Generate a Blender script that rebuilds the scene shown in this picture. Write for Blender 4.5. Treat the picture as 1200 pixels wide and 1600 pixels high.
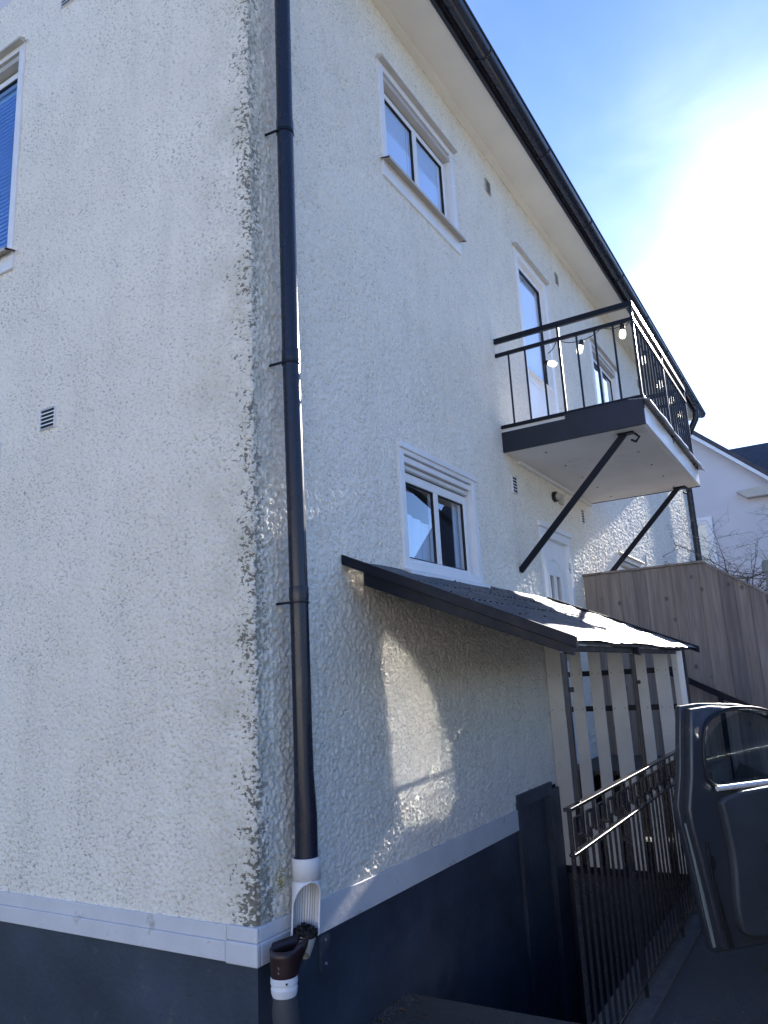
import bpy, bmesh, math, random
import numpy as np
from mathutils import Vector, Matrix
random.seed(7); np.random.seed(7)
R = math.radians
scn = bpy.context.scene
for o in list(bpy.data.objects): bpy.data.objects.remove(o)
C = scn.collection

# ---------------------------------------------------------------- camera, sky, sun, exposure
CAM = Vector((-2.493, -2.121, 1.5))
YAW, PIT, ROL = R(30.305), R(12.583), R(-2.976)
SUN_AZ, SUN_EL = R(-3.4), R(24.2)          # azimuth from +X towards +Y
SUN_STR, SKY_STR, EXPO = 4.8, 0.12, 1.50

scn.cycles.use_guiding = True; scn.cycles.sample_clamp_indirect = 0; scn.cycles.blur_glossy = 0
cd = bpy.data.cameras.new('camera'); cam = bpy.data.objects.new('camera', cd); C.objects.link(cam)
scn.camera = cam
f = Vector((math.cos(PIT)*math.cos(YAW), math.cos(PIT)*math.sin(YAW), math.sin(PIT)))
r = Vector((math.sin(YAW), -math.cos(YAW), 0)); u = r.cross(f)
cr, sr = math.cos(ROL), math.sin(ROL)
r2 = cr*r + sr*u; u2 = -sr*r + cr*u
m = Matrix((r2, u2, -f)).transposed().to_4x4(); m.translation = CAM
cam.matrix_world = m
cd.sensor_fit = 'VERTICAL'; cd.sensor_height = 24; cd.lens = 24*1190.44/1600
cd.clip_start = .05; cd.clip_end = 2000

w = bpy.data.worlds.new('World'); scn.world = w; w.use_nodes = True
nt = w.node_tree; nt.nodes.clear()
wo = nt.nodes.new('ShaderNodeOutputWorld'); bg = nt.nodes.new('ShaderNodeBackground')
sk = nt.nodes.new('ShaderNodeTexSky'); sk.sky_type = 'NISHITA'; sk.sun_disc = False
sk.sun_elevation = SUN_EL; sk.sun_rotation = R(90) - SUN_AZ
sk.air_density = 1.0; sk.dust_density = 0.12; sk.ozone_density = 5.0; sk.altitude = 50
# thin high cirrus
tc = nt.nodes.new('ShaderNodeTexCoord'); mp = nt.nodes.new('ShaderNodeMapping'); mp.inputs['Scale'].default_value = (1.3, 3.2, 3.0)
mp.inputs['Rotation'].default_value = (0, .25, .4)
nz = nt.nodes.new('ShaderNodeTexNoise'); nz.inputs['Scale'].default_value = 1.8; nz.inputs['Detail'].default_value = 5; nz.inputs['Roughness'].default_value = .52
rp = nt.nodes.new('ShaderNodeValToRGB'); rp.color_ramp.elements[0].position = .45; rp.color_ramp.elements[1].position = .8
rp.color_ramp.elements[0].color = (0, 0, 0, 1); rp.color_ramp.elements[1].color = (.05, .05, .05, 1)
mx = nt.nodes.new('ShaderNodeMix'); mx.data_type = 'RGBA'; mx.inputs['B'].default_value = (9.0, 9.6, 10.2, 1)
nt.links.new(tc.outputs['Generated'], mp.inputs[0]); nt.links.new(mp.outputs[0], nz.inputs['Vector'])
nt.links.new(nz.outputs['Fac'], rp.inputs[0]); nt.links.new(rp.outputs[0], mx.inputs['Factor'])
nt.links.new(sk.outputs[0], mx.inputs['A'])
# bright cirrus veil round the sun
def _m(op, a, b=None, clamp=False):
    n = nt.nodes.new('ShaderNodeMath'); n.operation = op; n.use_clamp = clamp
    for i, v in enumerate((a, b)):
        if v is None: continue
        if isinstance(v, (int, float)): n.inputs[i].default_value = v
        else: nt.links.new(v, n.inputs[i])
    return n.outputs[0]
vn = nt.nodes.new('ShaderNodeVectorMath'); vn.operation = 'NORMALIZE'; nt.links.new(tc.outputs['Generated'], vn.inputs[0])
vd = nt.nodes.new('ShaderNodeVectorMath'); vd.operation = 'DOT_PRODUCT'; nt.links.new(vn.outputs[0], vd.inputs[0])
vd.inputs[1].default_value = (math.cos(SUN_EL)*math.cos(SUN_AZ), math.cos(SUN_EL)*math.sin(SUN_AZ), math.sin(SUN_EL))
th = _m('ARCCOSINE', vd.outputs['Value'])
nz2 = nt.nodes.new('ShaderNodeTexNoise'); nz2.inputs['Scale'].default_value = 4.5; nz2.inputs['Detail'].default_value = 4; nz2.inputs['Distortion'].default_value = .6
mp2 = nt.nodes.new('ShaderNodeMapping'); mp2.inputs['Rotation'].default_value = (0, .3, .2); mp2.inputs['Scale'].default_value = (1, 1, 3.2)
nt.links.new(tc.outputs['Generated'], mp2.inputs[0]); nt.links.new(mp2.outputs[0], nz2.inputs['Vector'])
tw = _m('ADD', th, _m('MULTIPLY', _m('SUBTRACT', nz2.outputs['Fac'], .5), .14))
core = _m('POWER', 2.718, _m('MULTIPLY', -1., _m('POWER', _m('DIVIDE', _m('MAXIMUM', tw, 0.), .195), 2.8)))
halo = _m('POWER', 2.718, _m('MULTIPLY', -1., _m('DIVIDE', _m('MAXIMUM', tw, 0.), .17)))
amt = _m('ADD', _m('MULTIPLY', core, 3.6), _m('MULTIPLY', halo, 1.1))
tn = nt.nodes.new('ShaderNodeMix'); tn.data_type = 'RGBA'; tn.blend_type = 'MULTIPLY'; tn.inputs['Factor'].default_value = 1; tn.inputs['B'].default_value = (.68, .72, .87, 1)
nt.links.new(mx.outputs['Result'], tn.inputs['A'])
gc = nt.nodes.new('ShaderNodeVectorMath'); gc.operation = 'SCALE'; gc.inputs[0].default_value = (1.0, .98, .92); nt.links.new(amt, gc.inputs[3])
ad = nt.nodes.new('ShaderNodeVectorMath'); ad.operation = 'ADD'; nt.links.new(tn.outputs['Result'], ad.inputs[0]); nt.links.new(gc.outputs[0], ad.inputs[1])
nt.links.new(ad.outputs[0], bg.inputs[0])
bg.inputs[1].default_value = SKY_STR; nt.links.new(bg.outputs[0], wo.inputs[0])

sl = bpy.data.lights.new('sun', 'SUN'); sun = bpy.data.objects.new('sun', sl); C.objects.link(sun)
sl.energy = SUN_STR; sl.angle = R(.53); sl.color = (1, .93, .84)
sd = Vector((math.cos(SUN_EL)*math.cos(SUN_AZ), math.cos(SUN_EL)*math.sin(SUN_AZ), math.sin(SUN_EL)))
sun.rotation_mode = 'QUATERNION'; sun.rotation_quaternion = sd.to_track_quat('Z', 'Y')
scn.view_settings.view_transform = 'Standard'; scn.view_settings.look = 'None'
scn.view_settings.exposure = EXPO; scn.view_settings.gamma = 1; scn.view_settings.use_curve_mapping = False

# ---------------------------------------------------------------- materials
def mat(name):
    m = bpy.data.materials.new(name); m.use_nodes = True
    nt = m.node_tree; b = nt.nodes['Principled BSDF']
    return m, nt, b
def N(nt, typ, **kw):
    n = nt.nodes.new(typ)
    for k, v in kw.items():
        if k in n.inputs: n.inputs[k].default_value = v
        else: setattr(n, k, v)
    return n
def ramp(nt, src, stops):
    n = nt.nodes.new('ShaderNodeValToRGB'); cr = n.color_ramp
    while len(cr.elements) < len(stops): cr.elements.new(.5)
    for e, (p, c) in zip(cr.elements, stops):
        e.position = p; e.color = c if len(c) == 4 else (*c, 1)
    nt.links.new(src, n.inputs[0]); return n.outputs[0]
def mix(nt, fac, a, b, mode='MIX'):
    n = nt.nodes.new('ShaderNodeMix'); n.data_type = 'RGBA'; n.blend_type = mode
    for k, v in (('Factor', fac), ('A', a), ('B', b)):
        if isinstance(v, (int, float)): n.inputs[k].default_value = v
        elif isinstance(v, tuple): n.inputs[k].default_value = v if len(v) == 4 else (*v, 1)
        else: nt.links.new(v, n.inputs[k])
    return n.outputs['Result']
def math_(nt, op, a, b=0., clamp=False):
    n = nt.nodes.new('ShaderNodeMath'); n.operation = op; n.use_clamp = clamp
    for i, v in enumerate((a, b)):
        if isinstance(v, (int, float)): n.inputs[i].default_value = v
        else: nt.links.new(v, n.inputs[i])
    return n.outputs[0]
def coords(nt, scale=(1, 1, 1), kind='Object'):
    t = nt.nodes.new('ShaderNodeTexCoord'); mpn = nt.nodes.new('ShaderNodeMapping'); mpn.inputs['Scale'].default_value = scale
    nt.links.new(t.outputs[kind], mpn.inputs[0]); return mpn.outputs[0]
def noise(nt, vec, scale, detail=4, rough=.55):
    n = N(nt, 'ShaderNodeTexNoise', Scale=scale, Detail=detail, Roughness=rough); nt.links.new(vec, n.inputs['Vector']); return n.outputs['Fac']
def bump(nt, b, h, strength, dist, prev=None):
    n = N(nt, 'ShaderNodeBump', Strength=strength, Distance=dist); nt.links.new(h, n.inputs['Height'])
    if prev: nt.links.new(prev, n.inputs['Normal'])
    nt.links.new(n.outputs[0], b.inputs['Normal']); return n.outputs[0]

def simple(name, col, rough=.5, metal=0., var=.12, nscale=6., bumpd=0., bscale=60., spec=.5, dirt=None):
    m, nt, b = mat(name)
    v = coords(nt); n = noise(nt, v, nscale)
    lo = tuple(max(0, c*(1-var)) for c in col); hi = tuple(min(1, c*(1+var)) for c in col)
    c = ramp(nt, n, [(.3, lo), (.7, hi)])
    if dirt:
        d = noise(nt, v, dirt[1], 6, .65); dm = ramp(nt, d, [(dirt[2], (0, 0, 0)), (dirt[2]+.12, (1, 1, 1))])
        c = mix(nt, dm, c, dirt[0])
    nt.links.new(c, b.inputs['Base Color'])
    rr = ramp(nt, noise(nt, v, nscale*2.3), [(.3, (rough*.8,)*3), (.7, (min(1, rough*1.2),)*3)])
    nt.links.new(rr, b.inputs['Roughness']); b.inputs['Metallic'].default_value = metal
    b.inputs['Specular IOR Level'].default_value = spec
    if bumpd: bump(nt, b, noise(nt, v, bscale, 5), .6, bumpd)
    return m

def stucco():
    m, nt, b = mat('roughcast_render')
    t = nt.nodes.new('ShaderNodeTexCoord'); v = t.outputs['Object']
    sep = nt.nodes.new('ShaderNodeSeparateXYZ'); nt.links.new(v, sep.inputs[0]); X, Y, Z = sep.outputs
    at = N(nt, 'ShaderNodeAttribute', attribute_name='relief'); h = at.outputs['Fac']
    big = noise(nt, v, .9, 3); base = ramp(nt, big, [(.3, (.85, .79, .68)), (.7, (.90, .855, .76))])
    # patchy tone over the wall
    base = mix(nt, ramp(nt, noise(nt, v, 4.5, 4), [(.4, (0, 0, 0)), (.75, (.35, .35, .35))]), base, (.70, .68, .60))
    # faint vertical rain streaks and repaired patches
    ms = nt.nodes.new('ShaderNodeMapping'); ms.inputs['Scale'].default_value = (5, 5, .35); nt.links.new(v, ms.inputs[0])
    base = mix(nt, ramp(nt, noise(nt, ms.outputs[0], 1.6, 4, .6), [(.5, (0,)*3), (.75, (.28,)*3)]), base, (.66, .63, .55))
    base = mix(nt, ramp(nt, noise(nt, v, 1.3, 2, .4), [(.56, (0,)*3), (.60, (.30,)*3)]), base, (.90, .86, .76))
    # dark specks in the pits: real grime plus shade painted into the colour
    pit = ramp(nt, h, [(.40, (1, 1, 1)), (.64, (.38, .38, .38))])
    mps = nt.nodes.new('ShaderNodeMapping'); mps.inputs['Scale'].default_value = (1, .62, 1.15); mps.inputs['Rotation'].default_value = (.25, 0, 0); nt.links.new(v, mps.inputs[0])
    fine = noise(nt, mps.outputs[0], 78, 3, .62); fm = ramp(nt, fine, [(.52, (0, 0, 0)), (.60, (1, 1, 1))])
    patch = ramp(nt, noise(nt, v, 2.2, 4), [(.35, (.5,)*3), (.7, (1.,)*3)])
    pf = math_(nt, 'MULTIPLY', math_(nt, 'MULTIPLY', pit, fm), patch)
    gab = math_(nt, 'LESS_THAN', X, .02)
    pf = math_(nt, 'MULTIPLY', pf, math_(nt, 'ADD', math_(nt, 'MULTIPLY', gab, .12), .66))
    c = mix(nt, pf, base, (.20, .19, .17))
    # black algae along the arris, on the gable side mostly
    edge = ramp(nt, Y, [(.0, (.88,)*3), (.06, (.74,)*3), (.15, (.40,)*3), (.34, (0,)*3)])
    lowb = ramp(nt, Z, [(.0, (1,)*3), (1., (1,)*3)])
    en = noise(nt, v, 5.0, 5, .7); ev = noise(nt, mps.outputs[0], 62, 3, .72)
    zr = ramp(nt, math_(nt, 'DIVIDE', Z, 6.), [(.10, (.20,)*3), (.20, (.04,)*3), (.33, (.08,)*3), (.5, (.0,)*3), (.66, (.10,)*3), (.8, (.0,)*3)])
    es = math_(nt, 'ADD', math_(nt, 'MULTIPLY', edge, .42), math_(nt, 'MULTIPLY', en, .50))
    es = math_(nt, 'ADD', es, math_(nt, 'MULTIPLY', zr, edge))
    es = math_(nt, 'ADD', es, math_(nt, 'MULTIPLY', ev, 1.15))
    es = math_(nt, 'SUBTRACT', es, math_(nt, 'MULTIPLY', h, .50))
    em = ramp(nt, es, [(.975, (0,)*3), (1.12, (1,)*3)])
    stain = math_(nt, 'MULTIPLY', math_(nt, 'MULTIPLY', ramp(nt, Y, [(.0, (.5,)*3), (.45, (0,)*3)]), gab), ramp(nt, noise(nt, v, 4, 4), [(.35, (0,)*3), (.65, (1,)*3)]))
    c = mix(nt, stain, c, (.40, .39, .31))
    em = math_(nt, 'MULTIPLY', em, math_(nt, 'MULTIPLY', gab, ramp(nt, Y, [(.30, (1,)*3), (.46, (0,)*3)])))
    el = math_(nt, 'ADD', math_(nt, 'MULTIPLY', ramp(nt, X, [(.0, (1,)*3), (.06, (.7,)*3), (.17, (0,)*3)]), .46), math_(nt, 'MULTIPLY', math_(nt, 'SUBTRACT', es, math_(nt, 'MULTIPLY', edge, .42)), 1.))
    eml = math_(nt, 'MULTIPLY', ramp(nt, el, [(.90, (0,)*3), (1.08, (1,)*3)]), math_(nt, 'MULTIPLY', math_(nt, 'SUBTRACT', 1., gab), ramp(nt, X, [(.10, (1,)*3), (.2, (0,)*3)])))
    c = mix(nt, math_(nt, 'MULTIPLY', eml, .75), c, (.10, .10, .08))
    c = mix(nt, math_(nt, 'MULTIPLY', em, .8), c, (.085, .080, .062))
    # green-brown film round the arris on the long side
    xr = ramp(nt, X, [(.0, (.8,)*3), (.10, (.55,)*3), (.26, (.0,)*3)])
    film = math_(nt, 'MULTIPLY', math_(nt, 'MULTIPLY', xr, ramp(nt, noise(nt, v, 7, 5, .7), [(.38, (0,)*3), (.6, (1,)*3)])), math_(nt, 'SUBTRACT', 1., gab))
    c = mix(nt, film, c, (.42, .42, .36))
    # grime at the foot of the gable corner
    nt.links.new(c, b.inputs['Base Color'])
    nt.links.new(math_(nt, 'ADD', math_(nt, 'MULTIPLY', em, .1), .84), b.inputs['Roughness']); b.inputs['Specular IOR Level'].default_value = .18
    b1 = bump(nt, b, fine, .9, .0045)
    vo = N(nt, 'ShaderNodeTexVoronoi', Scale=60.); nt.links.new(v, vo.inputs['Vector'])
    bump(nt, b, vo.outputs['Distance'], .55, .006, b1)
    return m

def wood(name, c1, c2, grain=(1, 1, .06), knots=True):
    m, nt, b = mat(name)
    oi = nt.nodes.new('ShaderNodeObjectInfo'); t = nt.nodes.new('ShaderNodeTexCoord')
    add = nt.nodes.new('ShaderNodeVectorMath'); add.operation = 'ADD'
    sc = nt.nodes.new('ShaderNodeVectorMath'); sc.operation = 'SCALE'; sc.inputs[3].default_value = 37.
    cb = nt.nodes.new('ShaderNodeCombineXYZ')
    for i in range(3): nt.links.new(oi.outputs['Random'], cb.inputs[i])
    nt.links.new(cb.outputs[0], sc.inputs[0]); nt.links.new(t.outputs['Object'], add.inputs[0]); nt.links.new(sc.outputs[0], add.inputs[1])
    mpn = nt.nodes.new('ShaderNodeMapping'); mpn.inputs['Scale'].default_value = grain; nt.links.new(add.outputs[0], mpn.inputs[0])
    g = noise(nt, mpn.outputs[0], 70, 5, .6)
    g2 = noise(nt, mpn.outputs[0], 14, 3, .6)
    c = ramp(nt, g, [(.3, c1), (.7, c2)])
    c = mix(nt, ramp(nt, g2, [(.35, (0,)*3), (.7, (.7,)*3)]), c, tuple(x*.6 for x in c1))
    if knots:
        mk = nt.nodes.new('ShaderNodeMapping'); mk.inputs['Scale'].default_value = (1, 1, .8); nt.links.new(add.outputs[0], mk.inputs[0])
        vo = N(nt, 'ShaderNodeTexVoronoi', Scale=5.5); nt.links.new(mk.outputs[0], vo.inputs['Vector'])
        k = ramp(nt, vo.outputs['Distance'], [(.05, (1,)*3), (.13, (0,)*3)])
        c = mix(nt, math_(nt, 'MULTIPLY', k, .75), c, tuple(x*.28 for x in c1))
    tone = ramp(nt, oi.outputs['Random'], [(0, (.62, .62, .66)), (.35, (1.0, .96, .92)), (.7, (.8, .8, .83)), (1, (1.15, 1.1, 1.06))])
    c = mix(nt, 1., c, tone, 'MULTIPLY')
    nt.links.new(c, b.inputs['Base Color']); b.inputs['Roughness'].default_value = .78
    bump(nt, b, g, .5, .0015)
    return m

def glass_mat(name, tint=(.9, .95, 1), refl=1.9, trans=1., rough=.004):
    m = bpy.data.materials.new(name); m.use_nodes = True; nt = m.node_tree; nt.nodes.clear()
    o = nt.nodes.new('ShaderNodeOutputMaterial'); fr = N(nt, 'ShaderNodeFresnel', IOR=1.52)
    gl = N(nt, 'ShaderNodeBsdfGlossy', Roughness=rough); gl.inputs['Color'].default_value = (.95, .97, 1, 1)
    tr = N(nt, 'ShaderNodeBsdfTransparent'); tr.inputs['Color'].default_value = (*[t*trans for t in tint], 1)
    ms = nt.nodes.new('ShaderNodeMixShader'); gg = nt.nodes.new('ShaderNodeNewGeometry')
    fac = math_(nt, 'MULTIPLY', math_(nt, 'MULTIPLY', fr.outputs[0], refl, True), math_(nt, 'SUBTRACT', 1., gg.outputs['Backfacing']))
    v = coords(nt); nb = N(nt, 'ShaderNodeBump', Strength=.03, Distance=.01); nt.links.new(noise(nt, v, 1.1, 1), nb.inputs['Height'])
    nt.links.new(nb.outputs[0], gl.inputs['Normal'])
    nt.links.new(fac, ms.inputs[0]); nt.links.new(tr.outputs[0], ms.inputs[1]); nt.links.new(gl.outputs[0], ms.inputs[2]); nt.links.new(ms.outputs[0], o.inputs[0])
    return m

M = {}
M['stucco'] = stucco()
M['stucco_plain'] = simple('neighbour_render', (.64, .62, .64), .85, var=.06, nscale=.8, bumpd=.004, bscale=40, dirt=((.50, .48, .48), 1.2, .62))
M['trim'] = simple('white_paint', (.80, .81, .82), .38, var=.04, nscale=5, bumpd=.0008, bscale=80)
M['trim_worn'] = simple('flaking_white_paint', (.76, .76, .76), .55, var=.07, nscale=9, bumpd=.002, bscale=60, dirt=((.22, .20, .18), 26, .63))
M['band'] = simple('band_paint', (.64, .645, .67), .55, var=.08, nscale=4, bumpd=.003, bscale=35, dirt=((.34, .33, .30), 8, .60))
M['taupe'] = simple('taupe_metal', (.50, .46, .40), .45, var=.08)
M['plinth'] = simple('dark_plinth_paint', (.036, .050, .076), .5, var=.3, nscale=2.6, bumpd=.003, bscale=38, dirt=((.10, .105, .11), 7, .62))
M['pipe'] = simple('dark_plastic_pipe', (.015, .018, .032), .27, var=.12, nscale=3, spec=.45)
M['pvc'] = simple('white_pvc', (.74, .75, .78), .35, var=.05, nscale=8, dirt=((.45, .42, .36), 12, .68))
M['pvc_in'] = simple('grimy_pvc', (.42, .40, .34), .6, var=.2, nscale=14, dirt=((.12, .11, .09), 20, .6))
M['brown'] = simple('brown_plastic', (.028, .011, .012), .4, var=.2)
M['greypipe'] = simple('grey_plastic', (.055, .06, .068), .5, var=.15)
M['black'] = simple('black_paint', (.008, .011, .019), .42, var=.2, bumpd=.0003, bscale=120, spec=.22)
M['iron'] = simple('black_wrought_iron', (.010, .011, .017), .24, var=.15, nscale=25, bumpd=.0001, bscale=90, spec=.5)
M['steel'] = simple('weathered_steel', (.016, .018, .027), .36, metal=.0, var=.2, nscale=15, bumpd=.0002, bscale=90, spec=.3)
M['soffit'] = simple('soffit_paint', (.78, .75, .67), .7, var=.06, nscale=2)
M['balc_under'] = simple('balcony_concrete', (.76, .745, .72), .8, var=.07, nscale=1.7, bumpd=.002, bscale=30, dirt=((.60, .57, .53), 2, .6))
M['fascia'] = simple('dark_sheet_metal', (.014, .015, .026), .4, var=.2, bumpd=.001, bscale=25)
M['flashing'] = simple('zinc_flashing', (.50, .52, .56), .3, metal=.6, var=.12, nscale=7, bumpd=.002, bscale=14)
M['felt'] = simple('roofing_felt', (.045, .055, .070), .50, var=.3, nscale=7, bumpd=.006, bscale=28, spec=.38, dirt=((.14, .14, .13), 11, .64))
M['board'] = simple('white_board', (.68, .67, .645), .55, var=.09, nscale=4, bumpd=.001, bscale=50, dirt=((.55, .53, .47), 6, .68))
M['fence'] = wood('weathered_fence_wood', (.28, .235, .205), (.42, .36, .315))
M['deck'] = wood('deck_wood', (.10, .085, .07), (.17, .15, .13))
M['dark'] = simple('dark_interior', (.02, .02, .022), .9)
M['curtain'] = simple('curtain_cloth', (.48, .55, .66), .9, var=.08, nscale=4)
M['curtain_reflect'] = simple('white_curtain_and_reflection', (.80, .83, .86), .9, var=.03)  # curtain white, also standing in for a bright wall mirrored in the glass
M['blind'] = simple('sky_tinted_blind', (.28, .56, .94), .35, var=.05)  # the blue is sky reflection put into the blind's colour
M['glass'] = glass_mat('window_glass')
M['softglass'] = glass_mat('window_glass_soft', (.97, .98, 1), 1.0)
M['carglass'] = glass_mat('coated_outer_glass', (.72, .78, .80), 9., rough=.075)
M['carglass_in'] = glass_mat('tinted_inner_glass', (.80, .85, .87), .10, rough=.01)
M['darkglass'] = simple('dark_car_window', (.012, .014, .016), .3, spec=.3)
M['skysheet'] = simple('painted_sky_reflection', (.58, .74, .95), .7, var=.03, nscale=2)  # blue sky reflection painted as the colour of a sheet behind the panes
M['concrete'] = simple('kerb_concrete', (.075, .075, .078), .85, var=.15, nscale=8, bumpd=.004, bscale=60, dirt=((.05, .05, .045), 9, .58))
M['pitwall'] = simple('stairwell_wall', (.035, .04, .05), .7, var=.25, nscale=5, bumpd=.003, bscale=40)
M['roof_tile'] = simple('roof_tiles', (.055, .05, .06), .6, var=.2, nscale=3, bumpd=.006, bscale=30)
M['creamglow'] = simple('cream_curtain', (.85, .83, .66), .8, var=.05)
M['bark'] = simple('bark', (.075, .06, .05), .85, var=.3, nscale=20)
M['leaf'] = simple('mirrored_leaf', (.04, .06, .03), .6, var=.4, nscale=3)  # leaf colour for the greenery mirrored in the lower window
M['carpaint'] = simple('graphite_car_paint', (.040, .046, .058), .36, metal=.2, var=.05, spec=.8)
M['carplastic'] = simple('door_trim_plastic', (.046, .054, .064), .5, var=.12, bumpd=.0006, bscale=300)
M['belt'] = simple('satin_belt_trim', (.86, .87, .88), .3, metal=.25, var=.02, spec=.9)
M['rubber'] = simple('black_rubber', (.012, .012, .013), .55)
M['chrome'] = simple('bright_trim', (.85, .86, .88), .16, metal=.95, var=.03)
M['debris'] = simple('wet_leaf_debris', (.016, .013, .011), .8, var=.5, nscale=60, bumpd=.006, bscale=90)
M['bluegrey'] = simple('box_paint', (.05, .06, .085), .45)
M['postgrey'] = simple('post_paint', (.20, .24, .24), .5, var=.12)
M['gravel'] = simple('pale_bounce_gravel', (.40, .36, .30), .9, var=.25, nscale=30, bumpd=.01, bscale=60)  # pale ground added out of view to bounce sunlight
M['grass'] = simple('lawn', (.13, .13, .06), .9, var=.4, nscale=2, bumpd=.02, bscale=15)

def asphalt():
    m, nt, b = mat('asphalt'); v = coords(nt)
    n1 = noise(nt, v, 220, 3, .7); n2 = noise(nt, v, 1.1, 5, .6)
    c = ramp(nt, n1, [(.35, (.025, .026, .028)), (.60, (.085, .084, .082)), (.70, (.3, .29, .27))])
    c = mix(nt, ramp(nt, n2, [(.4, (0,)*3), (.7, (.6,)*3)]), c, (.09, .086, .08))
    c = mix(nt, ramp(nt, noise(nt, v, 9, 6, .75), [(.6, (0,)*3), (.68, (.7,)*3)]), c, (.03, .032, .025))
    nt.links.new(c, b.inputs['Base Color']); b.inputs['Roughness'].default_value = .8
    vo = N(nt, 'ShaderNodeTexVoronoi', Scale=110.); nt.links.new(v, vo.inputs['Vector'])
    bump(nt, b, vo.outputs['Distance'], .8, .006); return m
M['asphalt'] = asphalt()
def bulbmat():
    m, nt, b = mat('frosted_bulb_glass'); b.inputs['Base Color'].default_value = (.95, .93, .88, 1)
    b.inputs['Transmission Weight'].default_value = .5; b.inputs['Roughness'].default_value = .35
    b.inputs['Emission Color'].default_value = (1, .95, .85, 1); b.inputs['Emission Strength'].default_value = .4
    return m
M['bulb'] = bulbmat()

# ---------------------------------------------------------------- mesh helpers
class MB:
    def __init__(s): s.v = []; s.f = []
    def add(s, vs, fs):
        k = len(s.v); s.v += [tuple(p) for p in vs]; s.f += [tuple(i+k for i in q) for q in fs]; return s
    def box(s, x0, x1, y0, y1, z0, z1):
        return s.add([(x0,y0,z0),(x1,y0,z0),(x1,y1,z0),(x0,y1,z0),(x0,y0,z1),(x1,y0,z1),(x1,y1,z1),(x0,y1,z1)],
                     [(0,3,2,1),(4,5,6,7),(0,1,5,4),(1,2,6,5),(2,3,7,6),(3,0,4,7)])
    def prism(s, pts, axis, a, b):          # pts 2D polygon extruded along axis
        def P(p, t): return {'x': (t, p[0], p[1]), 'y': (p[0], t, p[1]), 'z': (p[0], p[1], t)}[axis]
        n = len(pts); return s.add([P(p, a) for p in pts]+[P(p, b) for p in pts],
            [tuple(range(n))[::-1], tuple(range(n, 2*n))]+[(i, (i+1) % n, n+(i+1) % n, n+i) for i in range(n)])
    def bar(s, p, q, w, h, up=(0, 0, 1)):   # rectangular bar from p to q
        p = Vector(p); q = Vector(q); d = (q-p).normalized(); up = Vector(up)
        sx = d.cross(up).normalized()*(w/2); sy = sx.cross(d).normalized()*(h/2)
        vs = [a+i*sx+j*sy for a in (p, q) for i, j in ((-1,-1),(1,-1),(1,1),(-1,1))]
        return s.add(vs, [(0,1,2,3),(7,6,5,4),(0,4,5,1),(1,5,6,2),(2,6,7,3),(3,7,4,0)])
    def tube(s, pts, rad, n=12, cap=True):
        pts = [Vector(p) for p in pts]; rs = rad if isinstance(rad, (list, tuple)) else [rad]*len(pts)
        k = len(s.v); t0 = (pts[1]-pts[0]).normalized(); a = t0.orthogonal().normalized()
        for i, p in enumerate(pts):
            t = (pts[min(i+1, len(pts)-1)]-pts[max(i-1, 0)]).normalized()
            a = (a-t*a.dot(t)).normalized(); b = t.cross(a)
            for j in range(n):
                q = 2*math.pi*j/n; s.v.append(tuple(p+rs[i]*(math.cos(q)*a+math.sin(q)*b)))
        for i in range(len(pts)-1):
            for j in range(n):
                s.f.append((k+i*n+j, k+i*n+(j+1) % n, k+(i+1)*n+(j+1) % n, k+(i+1)*n+j))
        if cap:
            s.f.append(tuple(k+j for j in range(n))[::-1]); s.f.append(tuple(k+(len(pts)-1)*n+j for j in range(n)))
        return s
    def lathe(s, prof, c=(0, 0, 0), n=20):   # prof (r,z)
        k = len(s.v)
        for rr, z in prof:
            for j in range(n):
                q = 2*math.pi*j/n; s.v.append((c[0]+rr*math.cos(q), c[1]+rr*math.sin(q), c[2]+z))
        for i in range(len(prof)-1):
            for j in range(n): s.f.append((k+i*n+j, k+i*n+(j+1) % n, k+(i+1)*n+(j+1) % n, k+(i+1)*n+j))
        return s
    def build(s, name, m, parent=None, bevel=0, smooth=False, solid=0, fixn=True):
        me = bpy.data.meshes.new(name); me.from_pydata(s.v, [], s.f)
        if fixn:
            bm = bmesh.new(); bm.from_mesh(me); bmesh.ops.recalc_face_normals(bm, faces=bm.faces); bm.to_mesh(me); bm.free()
        me.materials.append(m)
        o = bpy.data.objects.new(name, me); C.objects.link(o)
        if parent: o.parent = parent
        if smooth:
            me.shade_smooth()
            try: me.set_sharp_from_angle(angle=R(38))
            except Exception: pass
        if solid:
            md = o.modifiers.new('solid', 'SOLIDIFY'); md.thickness = solid; md.offset = 0
        if bevel:
            md = o.modifiers.new('bevel', 'BEVEL'); md.width = bevel; md.segments = 2; md.limit_method = 'ANGLE'; md.harden_normals = False
        return o
def box(x0, x1, y0, y1, z0, z1): return MB().box(x0, x1, y0, y1, z0, z1)
def tag(o, label=None, cat=None, group=None, kind=None):
    if label: o['label'] = label
    if cat: o['category'] = cat
    if group: o['group'] = group
    if kind: o['kind'] = kind
    return o
def empty(name, loc=(0, 0, 0), parent=None):
    o = bpy.data.objects.new(name, None); C.objects.link(o); o.location = loc; o.empty_display_size = .2
    if parent: o.parent = parent
    return o
def dup(o, loc=None, parent=None):
    c = o.copy(); C.objects.link(c); c.parent = parent
    if loc is not None: c.location = loc
    return c
def deep(o, parent=None):
    c = dup(o, None, parent)
    for ch in o.children: deep(ch, c)
    return c
def remap(mb, fn):
    mb.v = [fn(*p) for p in mb.v]; return mb
GAB = lambda u_, v_, w_: (v_, u_, w_)       # (along, depth into wall, up) on the gable
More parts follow.
